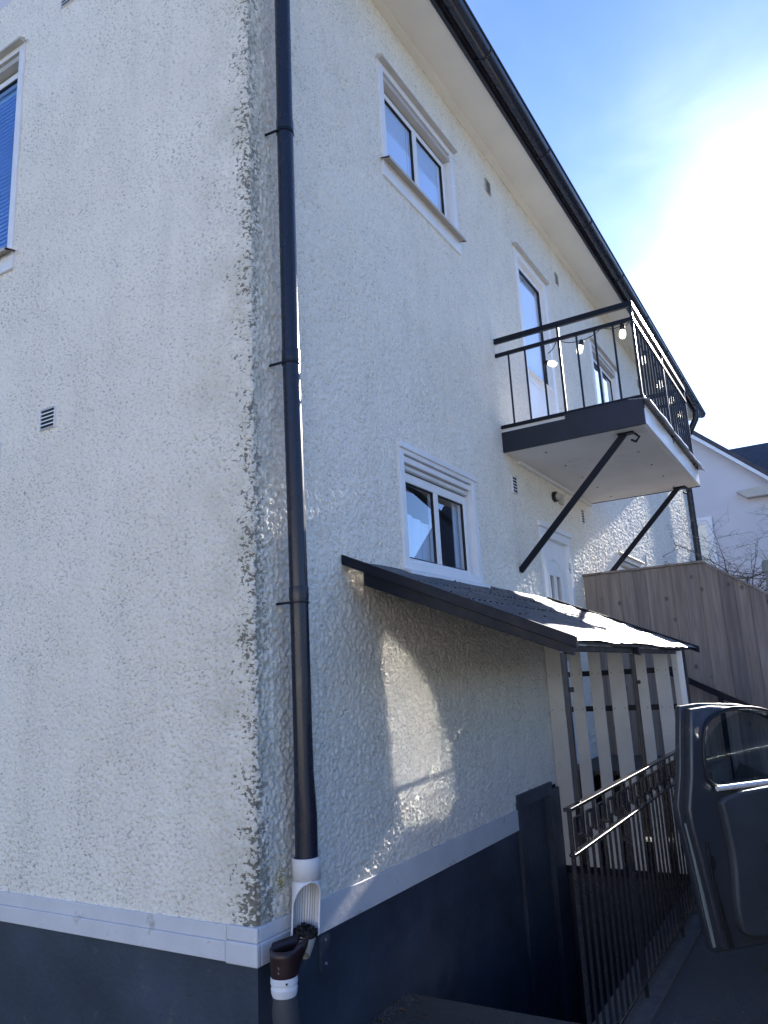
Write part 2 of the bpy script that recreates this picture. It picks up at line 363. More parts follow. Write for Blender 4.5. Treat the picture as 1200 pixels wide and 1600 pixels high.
def plate(name, loops, depth, bev, m, mw, parent=None):   # flat shape with holes, rounded edges
    cu = bpy.data.curves.new(name, 'CURVE'); cu.dimensions = '2D'; cu.fill_mode = 'BOTH'
    cu.extrude = max(depth/2-bev, .0005); cu.bevel_depth = bev; cu.bevel_resolution = 2; cu.offset = -bev
    for lp in loops:
        sp = cu.splines.new('POLY'); sp.points.add(len(lp)-1); sp.use_cyclic_u = True
        for p, q in zip(sp.points, lp): p.co = (q[0], q[1], 0, 1)
    t = bpy.data.objects.new('tmp', cu); C.objects.link(t)
    me = bpy.data.meshes.new_from_object(t.evaluated_get(bpy.context.evaluated_depsgraph_get()))
    bpy.data.objects.remove(t); me.name = name; me.materials.clear(); me.materials.append(m)
    me.transform(mw); o = bpy.data.objects.new(name, me); C.objects.link(o)
    me.shade_smooth()
    try: me.set_sharp_from_angle(angle=R(40))
    except Exception: pass
    if parent: o.parent = parent
    return o
def smooth_loop(pts, n=4):                  # Chaikin corner cutting
    for _ in range(n):
        q = []
        for i in range(len(pts)):
            a, b = pts[i], pts[(i+1) % len(pts)]
            q += [(a[0]*.8+b[0]*.2, a[1]*.8+b[1]*.2), (a[0]*.2+b[0]*.8, a[1]*.2+b[1]*.8)]
        pts = q
        if len(pts) > 160: break
    return pts

# ---------------------------------------------------------------- the setting: ground, yard, stairwell
PX0, PX1, PY = 1.12, 3.66, -.93
def sheet(name, xs, ys, z, m, skip=()):
    b = MB()
    for i in range(len(xs)-1):
        for j in range(len(ys)-1):
            if (i, j) in skip: continue
            b.add([(xs[i], ys[j], z), (xs[i+1], ys[j], z), (xs[i+1], ys[j+1], z), (xs[i], ys[j+1], z)], [(0, 1, 2, 3)])
    return tag(b.build(name, m), kind='structure')
sheet('ground', [-600, PX0, PX1, 600], [-600, PY, .01, 600], -.004, M['grass'], {(1, 1)})
sheet('paved_yard', [-14, PX0, PX1, 16], [-16, PY, .01], 0, M['asphalt'], {(1, 1)})
sheet('bounce_gravel_drive', [-13.6, -3.4], [-15.5, -2.6], .004, M['gravel'])  # unseen pale sheet added to bounce warm sun onto the walls
sheet('bounce_gravel_path', [-3.4, 13], [-15.5, -5.2], .004, M['gravel'])  # second unseen sheet, added for the same warm bounce
sheet('street', [-34, -16], [-120, 120], .0, M['asphalt'])
b = MB(); ZB = -1.25
b.box(PX0-.12, PX1+.12, PY-.002, PY-.14, ZB, -.006); b.box(PX0-.12, PX0-.001, PY, .0, ZB, -.006); b.box(PX1, PX1+.12, PY, 0, ZB, -.006)
tag(b.build('stairwell_wall', M['pitwall']), kind='structure')
tag(box(PX0, PX1, PY, .03, ZB-.1, ZB).build('stairwell_floor', M['concrete']), kind='structure')
st = tag(empty('stairwell_stairs', (PX0, -.46, ZB)), kind='structure')
for i in range(6):
    o = box(0, .25, PY+.46, .45, 0, (6-i)*.178).build('step', M['concrete'], st, bevel=.006); o.location = (i*.25, 0, 0)
tag(box(PX0-.1, PX1+.12, -1.15, PY, .0, .022).build('stairwell_kerb', M['concrete'], bevel=.006), kind='structure')

# ---------------------------------------------------------------- the house
house = tag(empty('apartment_house', (0, 0, 0)), 'two storey cream roughcast house with dark plinth and dark downpipe at its corner', 'house')
LX, LY, ZT, ZBT, ZPT = 12.4, 9.0, 6.12, .600, .467
XW = [dict(n='w1', a=1.345, b=2.50, z0=4.80, z1=5.635), dict(n='w2', a=1.325, b=2.43, z0=2.125, z1=2.90),
      dict(n='bd', a=3.80, b=4.70, z0=3.46, z1=5.47), dict(n='w4', a=6.30, b=7.55, z0=4.05, z1=5.47),
      dict(n='d2', a=3.76, b=4.60, z0=.74, z1=2.75), dict(n='w3', a=6.45, b=7.65, z0=1.95, z1=2.83),
      dict(n='bas', a=2.75, b=3.58, z0=.4, z1=.66)]
GW = [dict(a=1.85, b=3.15, z0=4.12, z1=5.68), dict(a=1.85, b=3.15, z0=1.45, z1=2.95)]

def grid_noise(s, z, cell, cellz=None, seed=0):
    rng = np.random.RandomState(seed); cz = cellz or cell
    a = (s-s.min())/cell; b = (z-z.min())/cz
    G = rng.rand(int(a.max())+3, int(b.max())+3).astype(np.float32)
    ia = a.astype(int); ib = b.astype(int); fa = a-ia; fb = b-ib
    fa = fa*fa*(3-2*fa); fb = fb*fb*(3-2*fb)
    g00 = G[np.ix_(ia, ib)]; g10 = G[np.ix_(ia+1, ib)]; g01 = G[np.ix_(ia, ib+1)]; g11 = G[np.ix_(ia+1, ib+1)]
    fa = fa[:, None]; fb = fb[None, :]
    return (g00*(1-fa)+g10*fa)*(1-fb)+(g01*(1-fa)+g11*fa)*fb
def axis_grid(start, end, f):
    L = [start]
    while L[-1] < end: L.append(L[-1]+f(L[-1]))
    L[-1] = end; return L
def snap(vals, cuts):
    v = np.array(vals)
    for c in cuts:
        i = np.argmin(abs(v-c)); v[i] = c
    return np.unique(v)
def wall():
    sp = axis_grid(0, LX, lambda s: .0050*(1+.55*s))
    sn = axis_grid(0, 3.3, lambda s: .0055*(1+.4*s)); sn += list(np.arange(3.7, LY+.01, .4)); sn[-1] = LY
    s = np.array([-x for x in sn[:0:-1]]+sp)
    s = snap(s, [q[k] for q in XW for k in 'ab']+[-q[k] for q in GW for k in 'ab'])
    z = np.array(axis_grid(ZBT-.02, ZT, lambda t: .0050+.0012*t)); z = snap(z, [q[k] for q in XW+GW for k in ('z0', 'z1') if q[k] > ZBT])
    S, Z = s[:, None], z[None, :]
    warp = 1.
    n1 = grid_noise(s, z, .026, .022, 1); n2 = grid_noise(s, z, .0125, .0115, 2); n3 = grid_noise(s, z, .085, .075, 3); n4 = grid_noise(s, z, .5, .4, 4)
    nv = grid_noise(s, z, .034, .11, 5)
    rid = lambda n: 1-np.abs(2*n-1)
    nearr = np.clip((S+.05)/.25, 0, 1)                       # long side carries a coarser, dragged coat
    h = .30*rid(n1)+.50*np.power(n2, 1.4)+.10*n3
    h = h+nearr*(.20*rid(nv)-.02)+ (1-nearr)*.12
    h = h+.10*n4
    h = h/(1.02)
    amp = .0062+.0040*np.clip((S+.02)/.12, 0, 1)+.0025*np.clip((.5-np.abs(S-.1))/.5, 0, 1)
    d = (h-.5)*2*amp
    # damp beside the casings is not needed: trim stands proud
    rr = .025; ang = np.clip((s+rr)/(2*rr), 0, 1)*math.pi/2       # 0 = gable normal (-x), 90 = long side normal (-y)
    nx = -np.cos(ang); ny = -np.sin(ang)
    px = np.where(s > rr, s, np.where(s < -rr, 0, rr-rr*np.cos(ang)*1.0)); py = np.where(s > rr, 0, np.where(s < -rr, -s, rr-rr*np.sin(ang)))
    px = np.where(s < -rr, 0, px); 
    X = px[:, None]+nx[:, None]*d; Y = py[:, None]+ny[:, None]*d
    ns, nz_ = len(s), len(z)
    co = np.stack([X, Y, np.broadcast_to(Z, X.shape)], -1).reshape(-1, 3).astype(np.float32)
    sc = (s[:-1]+s[1:])/2; zc = (z[:-1]+z[1:])/2; keep = np.ones((ns-1, nz_-1), bool)
    for q in XW: keep[np.ix_((sc > q['a']) & (sc < q['b']), (zc > q['z0']) & (zc < q['z1']))] = False
    for q in GW: keep[np.ix_((sc < -q['a']) & (sc > -q['b']), (zc > q['z0']) & (zc < q['z1']))] = False
    I, J = np.nonzero(keep); k = I*nz_+J
    F = np.stack([k, k+nz_, k+nz_+1, k+1], -1).astype(np.int32)
    me = bpy.data.meshes.new('wall_render'); me.vertices.add(len(co)); me.vertices.foreach_set('co', co.ravel())
    nf = len(F); me.loops.add(nf*4); me.polygons.add(nf); me.loops.foreach_set('vertex_index', F.ravel())
    me.polygons.foreach_set('loop_start', np.arange(0, nf*4, 4, dtype=np.int32)); me.update(calc_edges=True)
    at = me.attributes.new('relief', 'FLOAT', 'POINT'); at.data.foreach_set('value', h.reshape(-1).astype(np.float32))
    me.shade_smooth(); me.materials.append(M['stucco'])
    o = bpy.data.objects.new('wall_render', me); C.objects.link(o); o.parent = house
    return o
wall()
# upper gable, far walls, roof
PK = ZT+(LY/2)*math.tan(R(27))
b = MB(); b.prism([(0, ZT), (LY, ZT), (LY/2, PK)], 'x', 0, .2); b.box(LX-.2, LX, .0, LY, -.0, ZT); b.box(0.2, LX-.2, LY-.2, LY, 0, ZT); b.prism([(0, ZT), (LY, ZT), (LY/2, PK)], 'x', LX-.2, LX)
b.build('rear_wall', M['stucco_plain'], house)
b = MB(); k = math.tan(R(27))
for sgn in (0, 1):
    y0, y1 = (-.40, LY/2) if sgn == 0 else (LY+.4, LY/2); z0 = ZT+.02-.0; 
    b.add([(-.35, y0, z0), (LX+.3, y0, z0), (LX+.3, y1, PK+.12), (-.35, y1, PK+.12), (-.35, y0, z0+.09), (LX+.3, y0, z0+.09), (LX+.3, y1, PK+.24), (-.35, y1, PK+.24)],
          [(0,1,2,3),(4,5,6,7),(0,1,5,4),(1,2,6,5),(2,3,7,6),(3,0,4,7)])
b.build('roof', M['roof_tile'], house)
b = MB().box(-.3, LX+.25, -.33, .12, ZT, ZT+.018); b.box(-.3, LX+.25, -.06, .0, ZT-.028, ZT); b.build('soffit', M['soffit'], house, bevel=.003)
box(-.32, LX+.27, -.362, -.332, ZT-.012, ZT+.10).build('fascia_board', M['fascia'], house, bevel=.003)
gp = [(-.44+.066*math.cos(t), ZT+.055+.066*math.sin(t)) for t in np.linspace(math.pi, 2*math.pi, 12)]
gi = [(-.44+.061*math.cos(t), ZT+.056+.061*math.sin(t)) for t in np.linspace(2*math.pi, math.pi, 12)]
g = MB().prism(gp+gi, 'x', -.34, LX+.2); g.tube([(-.34, -.509, ZT+.06), (LX+.2, -.509, ZT+.06)], .009, 8)
gut = g.build('gutter', M['pipe'], house, smooth=True)
for i in range(9):
    o = MB().tube([(0, -.44+.069*math.cos(t), ZT+.055+.069*math.sin(t)) for t in np.linspace(math.pi, 2*math.pi, 10)], .007, 6).build('gutter_bracket', M['pipe'], gut); o.location = (.9+i*1.35, 0, 0)

# plinth and band
b = MB()
b.box(.004, 2.75, .004, .25, -.3, ZPT+.01); b.box(1.05, 2.75, .004, .25, ZB-.1, -.3); b.box(3.45, LX, .004, .25, -1.3, ZPT+.16)
b.box(.004, .25, .25, LY, -.3, ZPT+.01)
b.build('plinth', M['plinth'], house)
def band(name, segs, mm):
    b = MB()
    for q in segs: b.box(*q)
    return b.build(name, mm, house, bevel=.003)
# gable side: two-step band in lengths, a short corner piece; long side: one step
for (a, c) in ((.148, 3.0), (3.003, 6.0), (6.003, LY)):
    band('band_moulding', [(-.020, .02, a, c, ZPT, ZPT+.072), (-.012, .02, a, c, ZPT+.072, ZBT-.004)], M['band'])
b = MB().box(-.024, .0, -.018, .145, ZPT-.004, ZPT+.078); b.box(-.016, .0, -.012, .145, ZPT+.078, ZBT)
b.box(0, .26, -.018, .02, ZPT-.004, ZPT+.078); b.box(0, .26, -.012, .02, ZPT+.078, ZBT)
b.build('band_corner', M['band'], house, bevel=.006)
band('band_moulding', [(.262, 2.72, -.014, .02, ZPT, ZBT-.002)], M['band'])
# cracks where the band lengths meet are the gaps above
# little cover plate on the plinth behind the downpipe
pl = box(.395, .462, -.012, .004, .315, .462).build('cover_plate', M['plinth'], house, bevel=.002)
for z in (.437, .345): MB().tube([(.428, -.012, z), (.428, -.017, z)], .006, 8).build('screw', M['flashing'], pl)

# windows --------------------------------------------------------
def frame_boxes(a, c, z0, z1, wd, y0, y1, mb=None, wb=None, wt=None):
    mb = mb or MB(); wb = wd if wb is None else wb; wt = wd if wt is None else wt
    mb.box(a, a+wd, y0, y1, z0, z1); mb.box(c-wd, c, y0, y1, z0, z1)
    mb.box(a+wd, c-wd, y0, y1, z0, z0+wb); mb.box(a+wd, c-wd, y0, y1, z1-wt, z1); return mb
def window(a, c, z0, z1, gable=False, n=2, style='upper', behind='curtain', cas=.062, name='window'):
    f = (lambda mb: remap(mb, GAB)) if gable else (lambda mb: mb)
    mb = frame_boxes(a-.004, c+.004, z0-.004, z1+.004, cas, -.016, .03)
    w = f(mb).build(name, M['trim'] if style != 'worn' else M['trim'], house, bevel=.004)
    A, B, Z0, Z1 = a+cas, c-cas, z0+.03, z1-cas
    mb = MB()                                             # reveal lining
    mb.box(A-.012, A, .03, .16, Z0, Z1); mb.box(B, B+.012, .03, .16, Z0, Z1); mb.box(A, B, .03, .16, Z1, Z1+.012); mb.box(A, B, .03, .16, Z0-.012, Z0)
    f(mb).build('reveal', M['trim'], w)
    # head: hood, blind rail
    if style == 'upper':
        f(MB().prism([(-.055, z1-.012), (-.016, z1-.012), (-.016, z1+.03), (-.055, z1+.004)], 'x', a-.01, c+.01)).build('head_hood', M['taupe'], w, bevel=.002)
        f(MB().box(A, B, -.008, .05, Z1-.055, Z1-.018)).build('head_strip', M['taupe'], w, bevel=.003)
        zt = Z1-.062
    else:
        f(MB().prism([(-.030, z1-.03), (-.016, z1-.03), (-.016, z1+.008), (-.030, z1+.004)], 'x', a-.006, c+.006)).build('head_hood', M['trim'], w, bevel=.002)
        mb = MB().box(A, B, .0, .05, Z1-.04, Z1-.003); f(mb).build('head_strip', M['trim'], w, bevel=.004)
        f(MB().box(A+.01, B-.01, .02, .052, Z1-.075, Z1-.048)).build('roller_strip', M['board'], w, bevel=.004)
        zt = Z1-.082
    fr = frame_boxes(A, B, Z0, zt, .022, .045, .10); f(fr).build('window_frame', M['trim'], w, bevel=.003)
    A2, B2, Za, Zb = A+.022, B-.022, Z0+.022, zt-.022
    sash = .042 if style != 'upper' else .036
    wd = (B2-A2)/n
    # sashes share one frame: outer members and mullions
    mb = frame_boxes(A2, B2, Za, Zb, sash, .035, .085)
    for i in range(1, n): mb.box(A2+i*wd-.030, A2+i*wd+.030, .033, .085, Za+sash, Zb-sash)
    f(mb).build('sash', M['trim'], w, bevel=.005)
    for i in range(n):
        p0 = A2+i*wd+(sash if i == 0 else .030); p1 = A2+(i+1)*wd-(sash if i == n-1 else .030)
        f(frame_boxes(p0, p1, Za+sash, Zb-sash, .007, .040, .058)).build('gasket', M['rubber'], w)
        f(MB().box(p0+.002, p1-.002, .049, .053, Za+sash+.002, Zb-sash-.002)).build('pane', M['glass' if behind == 'room' else 'softglass'], w)
    # sill
    if style == 'upper':
        f(MB().prism([(-.07, z0+.035), (.04, z0+.055), (.04, z0+.062), (-.07, z0+.042), (-.07, z0+.022), (-.064, z0+.022)], 'x', a-.02, c+.02)).build('window_sill', M['taupe'], w, bevel=.001)
        f(MB().box(a-.018, c+.018, -.019, .0, z0-.075, z0+.018)).build('sill_apron', M['trim'], w, bevel=.003)
    elif style == 'worn':
        f(MB().prism([(-.060, z0-.035), (.045, z0+.025), (.045, z0+.035), (-.056, z0-.005)], 'x', a-.012, c+.03)).build('window_sill', M['trim_worn'], w, bevel=.004)
        f(MB().box(a+.03, c-.03, .015, .034, z0+.026, z0+.052)).build('sill_strip', M['taupe'], w)
    else:
        f(MB().prism([(-.05, z0-.01), (.045, z0+.02), (.045, z0+.03), (-.05, z0+.005)], 'x', a-.02, c+.02)).build('window_sill', M['trim'], w, bevel=.003)
    # behind the glass
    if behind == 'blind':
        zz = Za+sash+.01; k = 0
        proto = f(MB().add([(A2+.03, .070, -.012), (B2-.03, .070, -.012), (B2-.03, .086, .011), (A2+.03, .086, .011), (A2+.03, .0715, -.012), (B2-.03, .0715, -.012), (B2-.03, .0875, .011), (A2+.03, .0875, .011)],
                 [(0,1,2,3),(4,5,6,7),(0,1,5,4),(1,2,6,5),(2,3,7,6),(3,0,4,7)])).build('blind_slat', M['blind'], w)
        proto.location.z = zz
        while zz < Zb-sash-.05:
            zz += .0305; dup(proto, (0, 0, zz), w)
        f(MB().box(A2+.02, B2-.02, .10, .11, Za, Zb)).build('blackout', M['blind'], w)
    elif behind == 'screen':  # pale blue sheet in place of the sky mirrored in the glass
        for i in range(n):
            p0 = A2+i*wd; f(MB().box(p0+.02, p0+wd-.02-.03*(i == n-1), .060, .063, Za, Zb)).build('sky_reflection_sheet', M['skysheet'], w)
            for q in (.80, .88): f(MB().box(p0+wd*q, p0+wd*q+.008, .0585, .0599, Za, Zb)).build('sheet_seam', M['curtain'], w)
    elif behind == 'curtain':
        mb = MB(); K = 90
        top = [(A2+(B2-A2)*i/K, .13+.012*math.sin(i*.9)+.004*math.sin(i*2.3)) for i in range(K+1)]
        vs = [(x, y, Za) for x, y in top]+[(x, y, Zb) for x, y in top]
        mb.add(vs, [(i, i+1, K+2+i, K+1+i) for i in range(K)]); f(mb).build('curtain', M['curtain'], w, smooth=True)
    else:
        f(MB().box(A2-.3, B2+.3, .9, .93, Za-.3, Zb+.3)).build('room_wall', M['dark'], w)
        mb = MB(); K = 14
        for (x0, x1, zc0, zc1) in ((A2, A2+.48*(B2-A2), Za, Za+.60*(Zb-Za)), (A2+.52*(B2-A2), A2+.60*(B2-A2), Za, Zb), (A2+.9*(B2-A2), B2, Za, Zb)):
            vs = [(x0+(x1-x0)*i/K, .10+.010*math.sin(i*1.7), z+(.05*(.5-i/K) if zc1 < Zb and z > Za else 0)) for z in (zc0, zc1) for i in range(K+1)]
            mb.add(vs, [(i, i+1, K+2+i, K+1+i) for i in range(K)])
        f(mb).build('curtain', M['curtain_reflect'], w, smooth=True)  # the half-height piece stands in for the bright wall mirrored in the pane
        pb = MB(); rp2 = random.Random(4)                     # leaves added inside to stand in for greenery mirrored in the pane
        px_ = A2+.74*(B2-A2)
        for k in range(130):
            c0 = Vector((px_+rp2.gauss(0, .09), .22+rp2.uniform(-.06, .1), Za+.04+abs(rp2.gauss(0, .16))))
            a_ = Vector((rp2.uniform(-1, 1), rp2.uniform(-.6, .6), rp2.uniform(-.4, 1))).normalized()*rp2.uniform(.02, .045); b_ = a_.orthogonal().normalized()*.012
            pb.add([c0, c0+a_*.5+b_, c0+a_, c0+a_*.5-b_], [(0, 1, 2, 3)])
        f(pb).build('mirrored_greenery', M['leaf'], w)
    return w
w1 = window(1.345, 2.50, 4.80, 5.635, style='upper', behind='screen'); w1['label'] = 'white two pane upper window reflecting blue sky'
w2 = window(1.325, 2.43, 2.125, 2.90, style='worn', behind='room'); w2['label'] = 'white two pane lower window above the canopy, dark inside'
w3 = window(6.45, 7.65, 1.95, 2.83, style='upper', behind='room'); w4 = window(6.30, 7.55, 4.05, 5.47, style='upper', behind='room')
g1 = window(1.85, 3.15, 4.12, 5.68, gable=True, n=1, style='upper', behind='blind', cas=.05); g1['label'] = 'gable window with slatted blind, blue sky reflection put into its colour'
g2 = window(1.85, 3.15, 1.45, 2.95, gable=True, n=1, style='plain', behind='curtain', cas=.05)

# doors ------------------------------------------------------------
def arch(a, c, z0, z1, r_, n=10):
    pts = [(a, z0), (c, z0), (c, z1-r_)]
    cx = (a+c)/2; hw = (c-a)/2
    pts += [(cx+hw*math.cos(t), z1-r_+r_*math.sin(t)) for t in np.linspace(0, math.pi, n)][1:-1]
    pts += [(a, z1-r_)]; return pts
XZ = Matrix(((1, 0, 0, 0), (0, 0, -1, 0), (0, 1, 0, 0), (0, 0, 0, 1)))     # plate plane (x, y)->(x, z), normal -y
def door(a, c, z0, z1, kind):
    w = frame_boxes(a, c, z0, z1, .075, -.014, .09, wb=.03).build('door', M['trim'], house, bevel=.004)
    A, B, Za, Zb = a+.075, c-.075, z0+.03, z1-.075
    if kind == 'entrance':
        w['label'] = 'white panelled entrance door with a pair of small panes'
        MB().box(a-.03, c+.03, -.03, .0, z1-.0, z1+.045).build('door_head', M['trim'], w, bevel=.004)
        gx0, gx1 = A+.16, B-.22; gm = (gx0+gx1)/2; gz0, gz1 = z0+.85, z0+1.62
        loops = [[(A, Za), (B, Za), (B, Zb), (A, Zb)], [(gx0, gz0), (gm-.022, gz0), (gm-.022, gz1), (gx0, gz1)], [(gm+.022, gz0), (gx1, gz0), (gx1, gz1), (gm+.022, gz1)]]
        mw = XZ.copy(); mw.translation = (0, .045, 0)
        plate('door_leaf', loops, .04, .002, M['trim'], mw, w)
        mw = XZ.copy(); mw.translation = (0, .024, 0)
        o_ = arch(gx0-.07, gx1+.07, gz0-.1, gz1+.16, .17); i_ = arch(gx0-.045, gx1+.045, gz0-.07, gz1+.135, .15)
        plate('moulding', [o_, i_], .014, .004, M['trim'], mw, w)
        for q0, q1 in ((gx0, gm-.022), (gm+.022, gx1)):
            MB().box(q0, q1, .043, .047, gz0, gz1).build('pane', M['glass'], w)
            frame_boxes(q0, q1, gz0, gz1, .012, .018, .03).build('pane_bead', M['trim'], w, bevel=.002)
            MB().box(q0+.012, q1-.012, .028, .034, gz1-.45, gz1-.435).build('glazing_bar', M['trim'], w)
        b = MB(); b.tube([(B-.03, .0, z0+1.05), (B-.03, -.05, z0+1.05)], .009, 8); b.tube([(B-.03, -.05, z0+1.05), (B-.15, -.05, z0+1.05)], .009, 8); b.box(B-.05, B-.012, .0, .026, z0+.93, z0+1.13)
        b.build('door_handle', M['flashing'], w, smooth=True)
        for hz in (z0+1.72, z0+.2): MB().box(B-.002, B+.02, -.02, .0, hz-.05, hz+.05).build('hinge', M['flashing'], w, bevel=.003)
    else:
        w['label'] = 'white balcony door with tall pane'
        MB().prism([(-.055, z1-.012), (-.014, z1-.012), (-.014, z1+.03), (-.055, z1+.004)], 'x', a-.01, c+.01).build('door_head', M['taupe'], w, bevel=.002)
        gz0 = z0+.83
        mw = XZ.copy(); mw.translation = (0, .05, 0)
        plate('door_leaf', [[(A, Za), (B, Za), (B, Zb), (A, Zb)], [(A+.07, gz0), (B-.07, gz0), (B-.07, Zb-.07), (A+.07, Zb-.07)]], .04, .003, M['trim'], mw, w)
        frame_boxes(A+.07, B-.07, gz0, Zb-.07, .014, .022, .046).build('gasket', M['rubber'], w)
        MB().box(A+.084, B-.084, .04, .044, gz0, Zb-.07).build('pane', M['softglass'], w)
        MB().prism([(-.006, gz0-.035), (.03, gz0-.02), (.03, gz0-.008), (-.006, gz0-.025)], 'x', A+.03, B-.03).build('drip_bar', M['trim'], w)
        frame_boxes(A+.09, B-.09, Za+.09, gz0-.09, .02, .022, .032).build('panel_moulding', M['trim'], w, bevel=.003)
    if kind == 'entrance': box(A-.2, B+.2, .5, .53, z0, z1).build('room_wall', M['dark'], w)
    else: box(A+.05, B-.05, .072, .076, z0+.1, z1-.1).build('sky_reflection_sheet', M['skysheet'], w)  # balcony pane gets its sky reflection from a blue sheet behind it
    return w
door(3.80, 4.70, 3.46, 5.47, 'balcony'); door(3.76, 4.60, .74, 2.75, 'entrance')
# basement door, dark boards in a dark surround
bd = frame_boxes(2.73, 3.44, ZB, .690, .085, -.022, .10, wb=.001).build('basement_door', M['plinth'], house, bevel=.004); bd['label'] = 'dark boarded basement door at the foot of the stairwell'
MB().box(3.442, 3.60, -.02, .1, ZB, .635).build('door_surround', M['plinth'], bd, bevel=.004)
bx = box(0, .0535, .02, .045, ZB+.01, .60).build('board', M['plinth'], bd, bevel=.004); bx.location.x = 2.817
for i in range(1, 10): dup(bx, (2.817+i*.0545, 0, 0), bd)
MB().box(2.80, 3.37, .047, .06, ZB, .61).build('door_backing', M['dark'], bd)

# vents --------------------------------------------------------------
def vent(a, c, z0, z1, gable=False, n=5, mm='trim'):
    f = (lambda mb: remap(mb, GAB)) if gable else (lambda mb: mb)
    v_ = f(MB().box(a, c, -.006, .003, z0, z1)).build('air_vent', M['dark'], house)
    h = (z1-z0)/n
    for i in range(n+1):
        z = z0+i*h
        f(MB().prism([(-.013, z-.004), (-.0065, z+.001), (-.0065, z+h*.22), (-.013, z+h*.14)], 'x', a, c)).build('slat', M[mm], v_)
    f(frame_boxes(a-.006, c+.006, z0-.006, z1+h*.25, .006, -.013, .002)).build('vent_rim', M[mm], v_)
    return v_
vent(1.372, 1.488, 2.945, 3.055, True); vent(1.372, 1.488, 5.74, 5.85, True)
for x, z in ((3.21, 5.71), (5.10, 5.68), (9.0, 5.7)): vent(x, x+.10, z, z+.12, mm='taupe')
for x, z in ((3.21, 2.95), (5.11, 2.99), (7.9, 2.84)): vent(x, x+.10, z, z+.13)
# lamp / junction fitting beside the entrance under the balcony
wf = MB().tube([(4.27, .0, 3.10), (4.27, -.035, 3.10)], .05, 14).build('wall_fitting', M['steel'], house, smooth=True)
MB().box(4.40, 4.50, -.03, .0, 3.06, 3.16).build('junction_box', M['taupe'], wf, bevel=.004)
MB().tube([(4.27, -.035, 3.10), (4.27, -.06, 3.09)], [.04, .025], 12).build('fitting_lens', M['taupe'], wf, smooth=True)

# corner downpipe ----------------------------------------------------
PXC, PYC = .188, -.090
dp = MB(); RD = .0405
dp.tube([(PXC+.01, -.42, 6.06), (PXC+.01, -.42, 5.98), (PXC+.01, -.36, 5.88), (PXC+.01, PYC-.05, 5.66), (PXC+.008, PYC, 5.55), (PXC, PYC, 4.3)], RD, 24)
dp.tube([(PXC, PYC, 4.32), (PXC, PYC, 3.05)], RD+.0005, 24); dp.tube([(PXC, PYC, 3.07), (PXC+.014, PYC, 1.93)], RD+.0005, 24)
dp.tube([(PXC+.014, PYC, 1.95), (PXC+.016, PYC, 1.3), (PXC+.016, PYC, 1.15), (PXC+.022, PYC, .98), (PXC+.020, PYC, .81)], [RD+.0005, RD+.0005, RD+.0015, .0475, .0475], 24)
dpo = dp.build('downpipe', M['pipe'], house, smooth=True); dpo['label'] = 'dark round downpipe at the near corner'
for z, cx_ in ((4.27, PXC), (3.02, PXC+.001), (1.90, PXC+.014)):
    rr = RD+.003
    cdo = MB().lathe([(RD-.002, -.028), (rr, -.028), (rr+.0005, -.024), (rr+.0005, .024), (rr, .028), (RD-.002, .028)], (cx_, PYC, z), 24).build('collar', M['pipe'], dpo, smooth=True)
    b = MB(); b.bar((cx_-.040, PYC+.012, z-.040), (cx_-.050, .0, z-.042), .008, .010); b.bar((cx_-.045, PYC+.004, z-.03), (cx_-.045, PYC+.004, z+.012), .005, .012)
    b.lathe([(rr-.001, -.045), (rr+.0015, -.045), (rr+.0015, -.036), (rr-.001, -.036)], (cx_, PYC, z), 24)
    b.box(cx_+RD-.002, cx_+RD+.009, PYC-.006, PYC+.006, z-.024, z+.022)
    b.build('pipe_bracket', M['black'], dpo, smooth=True)
# white leaf outlet: socket, half-open trough and spout
LX0 = PXC+.016; QR = .056/.072
dv = Vector((CAM.x-LX0, CAM.y-PYC, 0)).normalized()      # opening faces roughly the yard corner
oa = math.atan2(-1.0, -.72)
lo = MB()
n = 30; prof = [(.070, .815), (.0715, .81), (.0715, .735)]
ks = len(lo.v)
lo.lathe([(.049, .80), (.053, .818), (.0570, .818), (.0570, .80), (.056, .735)], (LX0, PYC, 0), 32)
# trough wall: angle half-width shrinks towards the arch top
rows = 18
for i in range(rows+1):
    t = i/rows; z = .735-.205*t
    cut = 0 if t < .02 else R(82)*min(1, math.sqrt(t*2.4)) if t < .42 else R(82)
    for j in range(33):
        q = oa+cut+(2*math.pi-2*cut)*j/32
        rr = (.072-.002*t)*QR; lo.v.append((LX0-.030*t+rr*math.cos(q), PYC-.006*t+rr*math.sin(q), z))
k0 = len(lo.v)-33*(rows+1)
for i in range(rows):
    for j in range(32): lo.f.append((k0+i*33+j, k0+i*33+j+1, k0+(i+1)*33+j+1, k0+(i+1)*33+j))
lf = lo.build('leaf_outlet', M['pvc'], dpo, smooth=True, solid=.004, fixn=False)
# raised rim of the opening
rim = []
for i in range(rows+1):
    t = i/rows; z = .735-.205*t; cut = 0 if t < .02 else R(82)*min(1, math.sqrt(t*2.4)) if t < .42 else R(82)
    rim.append((t, z, cut))
pt = lambda t, z, q: (LX0-.030*t+(.0745-.002*t)*QR*math.cos(q), PYC-.006*t+(.0745-.002*t)*QR*math.sin(q), z)
rp_ = [pt(t, z, oa+c_) for t, z, c_ in rim[::-1]]+[pt(t, z, oa-c_) for t, z, c_ in rim[1:]]
rp_ += [rp_[0]]
MB().tube(rp_, .0030, 8).build('outlet_rim', M['pvc'], lf, smooth=True)
